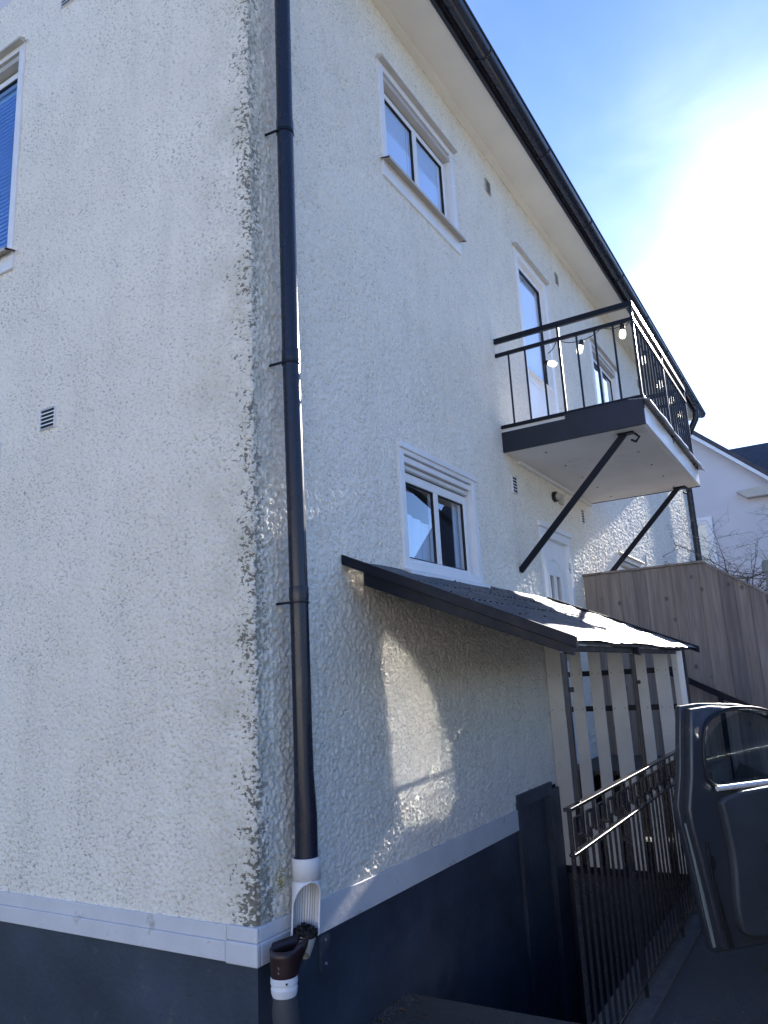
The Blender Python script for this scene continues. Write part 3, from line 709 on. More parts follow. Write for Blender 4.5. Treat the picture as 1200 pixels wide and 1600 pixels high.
# ribbed inner grid, bottom plate and debris
b = MB()
for j in range(11):
    q = oa+math.pi+R(-62+j*12.4); b.tube([(LX0+.0505*math.cos(q), PYC+.0505*math.sin(q), .72), (LX0-.028+.0495*math.cos(q), PYC-.006+.0495*math.sin(q), .55)], .0014, 5)
b.build('leaf_grate', M['pvc_in'], lf)
MB().lathe([(.0, .0), (.050, .0), (.052, .004), (.0, .004)], (LX0-.030, PYC-.006, .531), 28).build('outlet_floor', M['debris'], lf)
b = MB(); rnd = random.Random(3)
for i in range(260):
    q = rnd.uniform(0, 6.28); rr = .046*math.sqrt(rnd.random()); c0 = Vector((LX0-.030+rr*math.cos(q), PYC-.006+rr*math.sin(q), (.540+rnd.uniform(0, .035*(1.25-rr/.05)))))
    a_ = Vector((rnd.uniform(-1, 1), rnd.uniform(-1, 1), rnd.uniform(-.5, .5))).normalized()*.012; b_ = a_.orthogonal().normalized()*.007
    b.add([c0-a_, c0+b_, c0+a_, c0-b_, c0+Vector((0, 0, .003))], [(0, 1, 4), (1, 2, 4), (2, 3, 4), (3, 0, 4), (0, 3, 2, 1)])
deb = tag(b.build('leaf_litter', M['debris']), 'black wet leaf litter lying in the white downpipe outlet', 'leaf litter', kind='stuff')
# spout below
b = MB()
b.tube([(LX0-.030, PYC-.006, .529), (LX0-.045, PYC-.012, .505), (LX0-.072, PYC-.020, .475)], [.042, .036, .030], 20, cap=False)
b.build('outlet_spout', M['pvc_in'], lf, smooth=True, solid=.004)

# brown hopper, white coupling and grey pipe standing in the ground
dr = tag(empty('drain_pipe', (.006, -.122, 0)), 'brown hopper on white coupling and dark grey drain pipe at the house corner', 'drain pipe')
HX, HY = .0, .0
b = MB(); rows_ = []
# open hopper: round body with a lip rising and reaching out to the right under the spout
ks = 0
prof = [(.058, .395, 0, 0), (.066, .41, 0, 0), (.070, .44, 0, .0), (.071, .475, 0, .02), (.072, .52, 0, .1)]
nn = 32
for (rr, z, dx, ex) in [(.046, .440, 0, 0), (.0475, .446, 0, .002), (.048, .462, .003, .020), (.049, .487, .010, .055), (.050, .515, .02, .088), (.051, .540, .026, .105)]:
    for j in range(nn):
        q = 2*math.pi*j/nn; cx = math.cos(q); k_ = max(0, cx)**1.0
        zz = z
        if z > .52: zz = .540-.018*math.cos(q)*0 + (.012 if cx > 0 else 0)
        b.v.append((HX+rr*cx+ex*k_, HY+rr*math.sin(q)*(1-.25*k_*(ex/.1)), zz))
for i in range(5):
    for j in range(nn): b.f.append((i*nn+j, i*nn+(j+1) % nn, (i+1)*nn+(j+1) % nn, (i+1)*nn+j))
hp = b.build('hopper', M['brown'], dr, smooth=True, solid=.005, fixn=False)
MB().tube([(HX-.046, HY-.012, .487), (HX-.050, HY-.014, .487)], .0035, 8).build('rivet', M['chrome'], hp); MB().tube([(HX-.046, HY-.012, .470), (HX-.050, HY-.014, .470)], .0035, 8).build('rivet', M['chrome'], hp)
cpl = MB().lathe([(.046, .448), (.051, .446), (.0515, .424), (.0485, .421), (.0485, .410), (.0505, .407), (.049, .393), (.045, .380), (.040, .378)], (HX, HY, 0), 32).build('coupling', M['pvc'], dr, smooth=True)
MB().tube([(HX-.032, HY-.036, .432), (HX-.036, HY-.040, .432)], .004, 10).build('screw', M['dark'], cpl)
MB().tube([(HX, HY, .385), (HX+.004, HY, .33), (HX+.022, HY, .2), (HX+.03, HY, -.05)], [.042, .050, .052, .052], 24).build('lower_pipe', M['greypipe'], dr, smooth=True)
# tuft of moss in the crack behind the outlet
b = MB(); rnd = random.Random(8)
for i in range(60):
    c0 = Vector((.118+rnd.gauss(0, .010), -.014-abs(rnd.gauss(0, .008)), .745+rnd.gauss(0, .028)))
    a_ = Vector((rnd.uniform(-1, 1), rnd.uniform(-1, .2), rnd.uniform(-1, 1))).normalized()*.009; b_ = a_.orthogonal().normalized()*.004
    b.add([c0, c0+a_*.6+b_, c0+a_*1.4, c0+a_*.6-b_], [(0, 1, 2, 3)])
M['moss'] = simple('yellow_moss', (.34, .31, .08), .8, var=.3, nscale=40)
tag(b.build('moss_tuft', M['moss']), 'small tuft of yellowish moss in the wall crack beside the downpipe outlet', 'moss', kind='stuff')

# far downpipe ---------------------------------------------------------
fx, fy = 11.75, -.14
fd = MB().tube([(fx, -.44, 6.02), (fx, -.42, 5.86), (fx, -.28, 5.62), (fx, fy, 5.46), (fx, fy, 3.0), (fx, fy, .1)], .055, 16).build('downpipe', M['pipe'], house, smooth=True)
MB().box(LX-.12, LX+.004, -.02, .01, .6, ZT-.03).build('corner_board', M['trim'], house, bevel=.004)
for z in (5.3, 3.9, 2.2): MB().lathe([(.055, -.03), (.063, -.03), (.063, .03), (.055, .03)], (fx, fy, z), 16).build('collar', M['pipe'], fd, smooth=True)

# balcony ---------------------------------------------------------------
BX0, BX1, BY, BZ = 3.085, 5.50, -1.115, 3.25
bal = box(BX0+.01, BX1-.01, BY+.03, -.002, BZ, BZ+.14).build('balcony', M['balc_under'], house, bevel=.004); bal['label'] = 'balcony slab with pale underside and black railing'
def sub(mb, name, mm, **k): return mb.build(name, M[mm], bal, **k)
b = MB().prism([(-.004, BZ-.004), (-1.118, BZ-.004), (-1.118, BZ+.205), (-.53, BZ+.205), (-.53, BZ+.165), (-.004, BZ+.165)], 'x', BX0-.014, BX0+.008); sub(b, 'side_fascia', 'fascia', bevel=.003)
b = MB().prism([(-.004, BZ-.004), (-1.118, BZ-.004), (-1.118, BZ+.205), (-.004, BZ+.165)], 'x', BX1-.008, BX1+.014); sub(b, 'side_fascia', 'fascia', bevel=.003)
sub(box(BX0+.009, BX1-.009, BY-.006, BY+.028, BZ+.002, BZ+.16), 'front_fascia', 'trim', bevel=.003)
# wavy drip flashing along the front edge
b = MB(); K = 60
for i in range(K+1):
    x = BX0-.02+(BX1+.13-BX0)*i/K; wv = .012*math.sin(i*.33)+.006*math.sin(i*.81+1)
    b.v += [(x, BY+.10, BZ+.205), (x, BY-.005, BZ+.19), (x, BY-.055+wv*.5, BZ+.175+wv*.3), (x, BY-.062+wv*.6, BZ+.145+wv)]
for i in range(K):
    for j in range(3): b.f.append((i*4+j, i*4+j+1, (i+1)*4+j+1, (i+1)*4+j))
sub(b, 'drip_flashing', 'flashing', smooth=True, solid=.004, fixn=False)
sub(box(BX0+.01, BX1-.01, BY+.03, -.002, BZ+.142, BZ+.20), 'balcony_floor', 'balc_under')
sub(MB().box(BX0+.3, BX1-.002, -.035, -.003, BZ-.030, BZ-.002), 'wall_batten', 'trim', bevel=.004)
ZR, ZR2, ZR0 = 4.21, 4.085, 3.462
def rails(z, hgt, wd, nm):
    s_ = 0
    sub(MB().box(BX0+.005-wd/2, BX0+.005+wd/2, BY-wd/2, -.0, z-hgt/2, z+hgt/2), nm, 'black', bevel=.003)
    sub(MB().box(BX0+.005+wd/2, BX1-.2-wd/2, BY-wd/2, BY+wd/2, z-hgt/2, z+hgt/2), nm, 'black', bevel=.003)
    sub(MB().box(BX1-.2-wd/2, BX1-.2+wd/2, BY-wd/2, -.0, z-hgt/2, z+hgt/2), nm, 'black', bevel=.003)
rails(ZR, .045, .030, 'hand_rail'); rails(ZR2, .030, .026, 'middle_rail'); rails(ZR0, .028, .026, 'bottom_rail')
bar0 = MB().tube([(0, 0, ZR0+.012), (0, 0, ZR2-.012)], .0085, 8).build('baluster', M['steel'], bal, smooth=True); bar0.location = (BX0+.005, -.115, 0)
for i in range(1, 7):
    if i == 3: continue
    dup(bar0, (BX0+.005, -.115-.142*i, 0), bal)
for i in range(0, 7): dup(bar0, (BX1-.2, -.115-.142*i, 0), bal)
for i in range(1, 17): dup(bar0, (BX0+.005+i*.1305, BY, 0), bal)
post0 = MB().box(-.010, .010, -.010, .010, BZ+.12, ZR-.015).build('post', M['steel'], bal, bevel=.002); post0.location = (BX0+.005, -.541, 0)
for p in ((BX0+.005, BY+.002, 0), (BX0+1.1, BY, 0), (BX1-.2, BY+.002, 0), (BX1-.2, -.541, 0)): dup(post0, p, bal)
for x in (BX0+.13, BX1-.12):
    sub(MB().bar((x, -.93, BZ-.004), (x, -.004, BZ-.95), .034, .045, (0, 1, 0)), 'brace', 'black', bevel=.003)
    sub(MB().box(x-.03, x+.03, -1.0, -.88, BZ-.016, BZ-.001), 'brace_plate', 'black', bevel=.003)
    b = MB().tube([(x+.02, -1.0, BZ-.012), (x+.02, -1.03, BZ-.045), (x+.03, -1.0, BZ-.075), (x+.05, -.965, BZ-.05)], .010, 8); sub(b, 'brace_hook', 'steel', smooth=True)

for i_ in range(5):
    for j_ in range(2): sub(MB().tube([(BX0+.22+.5*i_, -.28-.62*j_, BZ-.004), (BX0+.22+.5*i_, -.28-.62*j_, BZ+.002)], .009, 8), 'bolt_head', 'steel')
# string lights along the rail ---------------------------------------------
sg = tag(empty('string_lights', (BX0, BY, 4.05)), 'string of white globe bulbs on black cable along the balcony rail', 'string lights')
bp = [(BX0+.03, -.44, 3.915, 1.2), (BX0+.035, -.70, 3.99, .35), (BX0+.03, -1.03, 4.02, .1), (3.56, BY+.03, 3.95, .3), (4.18, BY+.03, 3.94, .2), (4.70, BY+.03, 3.95, .4), (5.12, BY+.03, 3.93, .1)]
anch = [(BX0+.03, -.52, 4.09), (BX0+.03, -.88, 4.09), (BX0+.05, BY+.03, 4.09), (3.9, BY+.03, 4.085), (4.45, BY+.03, 4.085), (4.95, BY+.03, 4.085), (5.28, BY+.03, 4.085)]
path = []; Pn = []
path += [(BX0+.03, -.44, 4.0)]
for i, (x, y, z, tl) in enumerate(bp):
    if i: path.append((x, y, z+.045))
    path.append(anch[i])
cab = []
for a_, c_ in zip(path[:-1], path[1:]):
    a_, c_ = Vector(a_), Vector(c_)
    for k in range(6):
        t = k/6; p = a_.lerp(c_, t); p.z -= .018*math.sin(math.pi*t); cab.append(p)
cab.append(Vector(path[-1])); 
inv = Matrix.Translation(-Vector((BX0, BY, 4.05)))
cb = MB().tube([inv @ p for p in cab], .0035, 6).build('cable', M['rubber'], sg, smooth=True)
prs = [(0, .018), (.013, .016), (.020, .004), (.0235, -.012), (.026, -.03), (.024, -.045), (.016, -.058), (.006, -.063), (0.0005, -.064)]
bu0 = MB().lathe([(a_*1.0, c_*1.0) for a_, c_ in prs], (0, 0, 0), 16)
def rotmb(mb, M4): mb.v = [tuple(M4 @ Vector(p)) for p in mb.v]; return mb
for i, (x, y, z, tl) in enumerate(bp):
    Mx = Matrix.Translation(Vector((x, y, z))-Vector((BX0, BY, 4.05))) @ Matrix.Rotation(tl if i else -1.15, 4, 'X')
    q = MB(); q.v = list(bu0.v); q.f = list(bu0.f)
    bo = rotmb(q, Mx).build('bulb', M['bulb'], sg, smooth=True)
    rotmb(MB().lathe([(0, .05), (.016, .05), (.019, .044), (.0195, .012), (.016, .006), (0, .006)], (0, 0, 0), 14), Mx).build('socket', M['rubber'], bo, smooth=True)

# ---------------------------------------------------------------- canopy over the stairwell
cn = tag(empty('stairwell_canopy', (.70, -1.13, 0)), 'lean-to canopy with dark felt roof and white boarded end over the basement stairs', 'canopy')
off = Vector((-.70, 1.13, 0))
def cb_(mb, name, mm, **k):
    mb.v = [(p[0]-.70, p[1]+1.13, p[2]) for p in mb.v]; return mb.build(name, M[mm], cn, **k)
CX0, CX1, CZ1, CZ0, CY = .70, 3.78, 2.110, 1.630, -1.13
slope = (CZ0-CZ1)/(-CY)*-1          # dz/dy
def rz(y): return CZ1+(CZ0-CZ1)*(y/CY)
K = 44; L = 26; b = MB(); rn = np.random.RandomState(4)
gx = np.linspace(CX0-.02, CX1, K*2+1); gy = np.linspace(-.002, CY-.02, L+1)
wn = grid_noise(gx-gx.min(), -gy+.0, .35, .16, 9); wn2 = grid_noise(gx-gx.min(), -gy, .09, .05, 10)
for i, x in enumerate(gx):
    for j, y in enumerate(gy):
        lap = .009*((j % 5) < 1)
        b.v.append((x, y+(.010*(wn2[i, -1]-.5) if j == L else 0), rz(y)+.014+.014*(wn[i, j]-.5)+.006*(wn2[i, j]-.5)+lap))
for i in range(len(gx)-1):
    for j in range(L): b.f.append((i*(L+1)+j, (i+1)*(L+1)+j, (i+1)*(L+1)+j+1, i*(L+1)+j+1))
cb_(b, 'roof_felt', 'felt', smooth=True, fixn=False)
cb_(MB().add([(CX0, -.005, CZ1-.012), (CX1-.02, -.005, CZ1-.012), (CX1-.02, CY, CZ0-.012), (CX0, CY, CZ0-.012), (CX0, -.005, CZ1+.001), (CX1-.02, -.005, CZ1+.001), (CX1-.02, CY, CZ0+.001), (CX0, CY, CZ0+.001)],
   [(0,3,2,1),(4,5,6,7),(0,1,5,4),(1,2,6,5),(2,3,7,6),(3,0,4,7)]), 'roof_deck', 'black')
for x in (CX0-.02, CX1-.005):     # rake flashings, raised edges
    cb_(MB().add([(x, -.002, CZ1-.02), (x+.028, -.002, CZ1-.02), (x+.028, CY-.03, rz(CY-.03)-.02), (x, CY-.03, rz(CY-.03)-.02), (x, -.002, CZ1+.032), (x+.028, -.002, CZ1+.032), (x+.028, CY-.03, rz(CY-.03)+.030), (x, CY-.03, rz(CY-.03)+.030)],
       [(0,3,2,1),(4,5,6,7),(0,1,5,4),(1,2,6,5),(2,3,7,6),(3,0,4,7)]), 'rake_flashing', 'black', bevel=.003)
def rafter(x, wd, dp_, y0=-.11):
    a_, b_ = rz(y0)-.013, rz(CY)-.013
    cb_(MB().prism([(y0, a_), (CY+.002, b_), (CY+.002, b_-dp_*.62), (y0, a_-dp_)], 'x', x, x+wd), 'rafter', 'black', bevel=.003)
rafter(CX0+.012, .045, .075); rafter(1.93, .045, .07); rafter(3.19, .045, .07)
cb_(MB().box(CX0+.06, 1.925, CY+.03, CY+.06, CZ0-.040, CZ0-.014), 'front_beam', 'black', bevel=.003); cb_(MB().box(1.98, 3.185, CY+.03, CY+.06, CZ0-.040, CZ0-.014), 'front_beam', 'black', bevel=.003)
for x in (.725, 1.945): cb_(MB().box(x-.011, x+.011, CY+.034, CY+.056, .983, CZ0-.045), 'post', 'steel', bevel=.003)
cb_(MB().box(3.20-.018, 3.20+.018, CY+.0, CY+.034, .022, CZ0-.02), 'post', 'trim', bevel=.003)
for x in (.725, 1.945, 3.20): cb_(MB().box(x-.004, x+.014, CY+.018, CY+.034, 1.42, 1.44), 'post_lug', 'black', bevel=.002)
# roof nails: two rows of felt nails plus moss crumbs
b = MB(); rnd = random.Random(5)
def lump(x, y, s_):
    z = rz(y)+.016
    b.lathe([(s_, 0), (s_*.85, s_*.6), (s_*.3, s_*.95), (0.0003, s_)], (x, y, z), 7)
for yy in (-1.09, -.60, -.33):
    x = CX0+.1
    while x < CX1-.05: lump(x, yy+rnd.uniform(-.006, .006), .0065 if yy < -1 else .007); x += .085 if yy < -.9 else .07
for i in range(90): lump(rnd.uniform(CX0+.05, CX1-.05), rnd.uniform(-1.08, -.05), rnd.uniform(.003, .008))
tag(cb_(b, 'felt_nails', 'debris', smooth=True), kind='stuff')
# boarded end: wide white boards with gaps, on two dark battens
ys = [(-.004, -.128), (-.198, -.293), (-.355, -.446), (-.505, -.620), (-.682, -.790), (-.852, -.954), (-.982, -1.058)]
for (ya, yb) in ys:
    zt0, zt1 = rz(ya)-.015, rz(yb)-.015
    cb_(MB().prism([(ya, .06), (yb, .06), (yb, min(zt1, 1.9)), (ya, min(zt0, 2.1))], 'x', 3.60, 3.618), 'board', 'board', bevel=.002)
nl = MB()
for (ya, yb) in ys:
    for z in (1.485, 1.215):
        for yy in (ya-.02, yb+.02): nl.tube([(3.5985, yy, z), (3.6005, yy, z)], .004, 6)
tag(cb_(nl, 'board_nails', 'black'), kind='stuff')
for z in (1.485, 1.215): cb_(MB().box(3.620, 3.645, -1.07, -.002, z-.02, z+.02), 'batten', 'black', bevel=.003)
cb_(MB().box(3.62, 3.66, -1.075, -1.02, -.0, rz(-1.05)-.02), 'post', 'steel', bevel=.003)
cb_(MB().box(3.619, 3.655, PY-.14, -.002, -.0, .055), 'sole_plate', 'black', bevel=.003)

# ---------------------------------------------------------------- wrought iron railing
ry = -1.085; RX0, RX1 = .60, 3.30
rg = tag(empty('stairwell_railing', (RX0, ry, 0)), 'black wrought iron railing with key pattern band round the basement stairwell', 'railing')
def rb(mb, name, mm='iron', **k):
    mb.v = [(p[0]-RX0, p[1]-ry, p[2]) for p in mb.v]; return mb.build(name, M[mm], rg, **k)
rb(MB().box(RX0-.02, RX1, ry-.017, ry+.017, .968, .982), 'top_rail', 'iron', bevel=.003)
rb(MB().box(RX0-.01, RX1, ry-.014, ry+.014, .800, .812), 'second_rail', 'iron', bevel=.003)
rb(MB().box(RX0, RX1, ry-.012, ry+.012, .085, .097), 'bottom_rail', bevel=.002)
p0 = rb(MB().box(RX0-.008, RX0+.008, ry-.008, ry+.008, 0.0, .967), 'post', bevel=.002)
for x in (1.455, 2.36, RX1): dup(p0, (x-RX0, 0, 0), rg)
# key pattern: stepped bars between the upper rails
def keyunit(x, s_):
    b = MB(); t = .006; z0, z1 = .812, .968
    def hb(x0, x1, z): b.box(x+min(x0, x1)*s_ if s_ > 0 else x-max(x0, x1), (x+max(x0, x1)) if s_ > 0 else x-min(x0, x1), ry-t, ry+t, z-.005, z+.005)
    def vb(xx, za, zb): X = x+xx*s_; b.box(X-.005, X+.005, ry-t, ry+t, za, zb)
    vb(0, z0, .925); hb(0, .07, .930); vb(.07, .865, .925); hb(.035, .07, .860); vb(.035, z0, .855)
    vb(.105, .85, z1); hb(.105, .14, .845)
    return rb(b, 'key_ornament', 'iron')
x = RX0+.06; i = 0
while x < RX1-.1:
    if min(abs(x-q) for q in (1.455, 2.36)) > .03: keyunit(x, 1 if i % 2 == 0 else 1)
    x += .165; i += 1
# twin balusters
bb0 = rb(MB().box(RX0-.0055, RX0+.0055, ry-.0055, ry+.0055, .097, .800), 'baluster', 'iron', bevel=.0015)
x = .09; bb0.location.x = x
while x < RX1-RX0-.05:
    x += .088
    if min(abs(x+RX0-q) for q in (1.455, 2.36)) < .02: continue
    dup(bb0, (x, 0, 0), rg)

# ---------------------------------------------------------------- wooden screen and steps by the entrance
sx = 4.95
sc_ = tag(empty('wooden_screen', (sx, -.9, 0)), 'tall weathered board screen beside the entrance steps, its top sloping down to the right', 'fence')
def top(y): return 2.415 if y > -1.11 else 2.415-(-1.11-y)*.70
nb_ = 0; y = -.004; bwid = .118; rnd = random.Random(2)
while y > -3.05:
    y1 = max(y-bwid, -3.05) if not (y > -1.11 > y-bwid+.02) else -1.11
    if y-y1 > .03:
        nb_ += 1; th = (.0045 if nb_ % 2 else -.0045)+rnd.uniform(-.0008, .0008); y1b = y1-.003
        o = MB().prism([(y+.9-.001, .03), (y1b+.9, .03), (y1b+.9, top(y1b)-.0), (y+.9-.001, top(y)-.0)], 'x', -.011+th, .011+th).build('board', M['fence'], sc_, bevel=.003)
    y = y1
MB().box(.013, .05, -2.1, .88, .5, .58).build('screen_rail', M['deck'], sc_, bevel=.003); MB().box(.013, .05, -.25, .88, 2.1, 2.18).build('screen_rail', M['deck'], sc_, bevel=.003)
MB().box(-.03, .04, -.21, .898, 2.417, 2.437).build('cap_rail', M['fence'], sc_, bevel=.003)
MB().add([(-.03, -.212, 2.417), (.04, -.212, 2.417), (.04, -2.16, 1.055), (-.03, -2.16, 1.055), (-.03, -.212, 2.437), (.04, -.212, 2.437), (.04, -2.16, 1.075), (-.03, -2.16, 1.075)],
    [(0,3,2,1),(4,5,6,7),(0,1,5,4),(1,2,6,5),(2,3,7,6),(3,0,4,7)]).build('cap_rail', M['fence'], sc_, bevel=.003)
stp = tag(empty('entrance_steps', (4.2, -.6, 0)), 'wooden landing and steps leading up to the white entrance door', 'steps')
MB().box(-.42, .70, -.5, .596, .70, .735).build('landing', M['deck'], stp, bevel=.004)
for (x, y_) in ((-.40, -.46), (.66, -.46), (-.40, .5), (.66, .5)): MB().box(x-.04, x+.04, y_-.04, y_+.04, .0, .699).build('leg', M['deck'], stp)
MB().box(-.42, .70, -.53, -.502, .55, .735).build('landing_skirt', M['deck'], stp)
for i in range(4): MB().box(-.38, .66, -.5-.29*(i+1), -.535-.29*i, .70-.14*(i+1)-.035, .70-.14*(i+1)).build('step', M['deck'], stp, bevel=.004)
for x in (-.40, .665): MB().bar((x, -.55, .60), (x, -1.68, .03), .04, .18).build('stringer', M['deck'], stp)
for x in (.62,):
    MB().bar((x, -.05, 1.50), (x, -1.7, .62), .034, .05).build('hand_rail', M['black'], stp, bevel=.003)
    for yy in (-.52, -1.6): MB().box(x-.02, x+.02, yy-.02, yy+.02, .1, 1.5+(-.05-yy)*-.533).build('rail_post', M['black'], stp)

# ---------------------------------------------------------------- car with its front door standing open
AZ = R(-38); du = Vector((math.cos(AZ), math.sin(AZ), 0)); P0 = Vector((1.446, -1.381, 0)); dn = Vector((-math.sin(-AZ)*1.0, -math.cos(AZ), 0))
dn = Vector((du.y, -du.x, 0))     # towards the camera
car = tag(empty('parked_car', (2.30, -2.05, 0)), 'dark grey car at the right edge with its front door wide open', 'car')
carinv = Matrix.Translation(-Vector((2.30, -2.05, 0)))
def dplane(v):
    m4 = Matrix.Identity(4)
    for i in range(3): m4[i][0] = du[i]; m4[i][1] = (0, 0, 1)[i]; m4[i][2] = dn[i]; m4[i][3] = P0[i]+dn[i]*v
    return carinv @ m4
outer = [(.006, 1.318), (-.012, 1.22), (-.045, 1.02), (-.082, .88), (-.078, .80), (-.050, .64), (-.02, .42), (.002, .262), (.03, .245), (.5, .232), (1.02, .25), (1.10, .33), (1.12, .75), (1.12, .93), (1.05, .99), (.90, 1.10), (.72, 1.20), (.55, 1.268), (.35, 1.310), (.12, 1.325)]
hole = smooth_loop([(.070, .925), (.072, 1.12), (.110, 1.24), (.240, 1.288), (.42, 1.280), (.58, 1.235), (.76, 1.15), (.92, 1.035), (1.04, .925)], 2)
dpan = plate('front_door', [outer, hole], .035, .006, M['carpaint'], dplane(0), car); dpan['label'] = 'open front door, inner side showing'
ins = [(u_+(.026 if u_ < .3 else -.02), w_+(.012 if w_ < .5 else -.014)) for u_, w_ in outer]
def dsub(name, loops, d_, bev, mm, v): return plate(name, loops, d_, bev, M[mm], dplane(v), dpan)
dsub('inner_shell', [ins, hole], .05, .012, 'carpaint', .035)
h2 = [((u_-.5)*1.0+.5, (w_-1.1)+1.1) for u_, w_ in hole]
def grow(lp, g):
    cx = sum(p[0] for p in lp)/len(lp); cy = sum(p[1] for p in lp)/len(lp); out = []
    n_ = len(lp)
    for i in range(n_):
        a_ = lp[i-1]; c_ = lp[(i+1) % n_]; t = Vector((c_[0]-a_[0], c_[1]-a_[1])).normalized(); nn_ = Vector((t.y, -t.x))
        if nn_.dot(Vector((lp[i][0]-cx, lp[i][1]-cy))) < 0: nn_ = -nn_
        out.append((lp[i][0]+nn_.x*g, lp[i][1]+nn_.y*g))
    return out
dsub('window_seal', [grow(hole, .008), grow(hole, -.004)], .018, .005, 'rubber', .060)
dsub('frame_trim', [grow(hole, .016), grow(hole, .009)], .016, .004, 'steel', .064)
# barrel-curved pane: leans in more and more towards its top
hl_ = grow(hole, .004); zs_ = [p[1] for p in hl_]; b = MB(); NW = 26; NU = 24
def span(w_):
    xs = []
    for i in range(len(hl_)):
        a_, c_ = hl_[i], hl_[(i+1) % len(hl_)]
        if (a_[1]-w_)*(c_[1]-w_) <= 0 and a_[1] != c_[1]: xs.append(a_[0]+(c_[0]-a_[0])*(w_-a_[1])/(c_[1]-a_[1]))
    return (min(xs), max(xs)) if xs else (hl_[0][0], hl_[0][0])
z0_, z1_ = min(zs_)+.001, max(zs_)-.001
def lean(w_): t = (w_-z0_)/(z1_-z0_); return R(15.5+28*t)
v_ = -.006; offs = []
for i in range(NW+1):
    offs.append(v_); w_ = z0_+(z1_-z0_)*i/NW; v_ += math.tan(lean(w_))*(z1_-z0_)/NW
vm = offs[NW//2]
for side in (0, 1):
    for i in range(NW+1):
        w_ = z0_+(z1_-z0_)*i/NW; xa, xb = span(w_)
        for j in range(NU+1):
            b.v.append(tuple(carinv @ (P0+du*(xa+(xb-xa)*j/NU)+Vector((0, 0, w_))+dn*(offs[i]-vm+.022+.004*side-.044*((xa+(xb-xa)*j/NU)-.55)+.022*((xa+(xb-xa)*j/NU)-.55)**2))))
n1_ = (NW+1)*(NU+1)
for side in (0, 1):
    for i in range(NW):
        for j in range(NU):
            q = side*n1_+i*(NU+1)+j; fcs = (q, q+1, q+NU+2, q+NU+1); b.f.append(fcs if side else fcs[::-1])
wp = b.build('window_pane', M['carglass'], dpan, smooth=True, fixn=False); wp.data.materials.append(M['carglass_in'])
for p_ in wp.data.polygons:
    if p_.index >= NW*NU: p_.material_index = 1
trim_o = smooth_loop([(.095, .925), (.118, .80), (.135, .62), (.11, .42), (.14, .30), (.5, .285), (1.0, .30), (1.06, .5), (1.07, .925)], 2)
dsub('trim_panel', [trim_o], .045, .014, 'carplastic', .075)
dsub('door_pocket', [smooth_loop([(.24, .33), (.9, .33), (.95, .48), (.6, .50), (.30, .46)], 2)], .04, .014, 'carplastic', .105)
dsub('armrest', [smooth_loop([(.32, .66), (.85, .69), (.86, .76), (.34, .72)], 2)], .07, .02, 'carplastic', .12)
dsub('inner_handle', [smooth_loop([(.80, .80), (.92, .81), (.92, .84), (.80, .83)], 2)], .02, .006, 'chrome', .108)
def dp3(u_, w_, v): return carinv @ (P0+du*u_+Vector((0, 0, w_))+dn*v)
MB().tube([dp3(.092, .945, .092), (dp3(1.05, .945, .092))], .0125, 14).build('belt_trim', M['belt'], dpan, smooth=True)
dsub('edge_seal', [[(u_+.060+(.01 if w_ < .5 else 0), w_) for u_, w_ in ((-.04, .72), (-.03, .56), (-.005, .38), (.02, .27))]+[(u_+.046, w_) for u_, w_ in ((.02, .27), (-.005, .38), (-.03, .56), (-.04, .72))]], .012, .003, 'rubber', .064)
dsub('door_latch', [smooth_loop([(.012, .60), (.045, .60), (.045, .655), (.012, .655)], 1)], .014, .003, 'rubber', .063)
dsub('edge_strip', [[(-.060, .80), (-.036, .64), (-.010, .42), (.012, .27), (.028, .27), (.008, .42), (-.018, .64), (-.044, .80)]], .008, .003, 'postgrey', .020)
# outer mirror on the far face
# body of the car, outside the frame to the right: heading 27 degrees, left flank through the hinge
HD = R(24); hf = Vector((math.cos(HD), math.sin(HD), 0)); hl = Vector((-hf.y, hf.x, 0)); hinge = Vector((2.30, -2.05, 0)) + du*.03
def cp(fwd, left, z): return tuple(carinv @ (hinge+hf*fwd+hl*left+Vector((0, 0, z))))
def section(pr, wl, wr, name, mm, ins_=0, **k):
    n_ = len(pr); vs = []
    for j, (lf_, e) in enumerate(((wl, ins_), (wl-.0, 0), (wr, 0), (wr, -ins_))):
        pass
    b = MB(); b.add([cp(x, wl, z) for x, z in pr]+[cp(x, wr, z) for x, z in pr], [tuple(range(n_)), tuple(range(n_, 2*n_))[::-1]]+[(i, (i+1) % n_, n_+(i+1) % n_, n_+i) for i in range(n_)])
    return b.build(name, M[mm], car, **k)
lowp = [(-3.35, .32), (-3.40, .62), (-3.30, .88), (-2.9, .96), (-.0, .93), (.35, .90), (1.0, .80), (1.15, .62), (1.15, .30), (.95, .22), (.93, .42), (.82, .58), (.62, .66), (.42, .58), (.31, .42), (.29, .22), (-1.95, .22), (-1.97, .42), (-2.08, .58), (-2.28, .66), (-2.48, .58), (-2.59, .42), (-2.61, .28)]
section(lowp, -.02, -1.75, 'body', 'carpaint', bevel=.03)
b = MB(); ca = [(-3.0, .95), (-2.35, 1.38), (-1.0, 1.44), (-.45, 1.38), (.32, .91)]
n_ = len(ca); b.add([cp(x, -.06, z) if z < 1 else cp(x, -.26, z) for x, z in ca]+[cp(x, -1.71, z) if z < 1 else cp(x, -1.51, z) for x, z in ca], [tuple(range(n_)), tuple(range(n_, 2*n_))[::-1]]+[(i, (i+1) % n_, n_+(i+1) % n_, n_+i) for i in range(n_)])
b.build('cabin', M['darkglass'], car, bevel=.02)
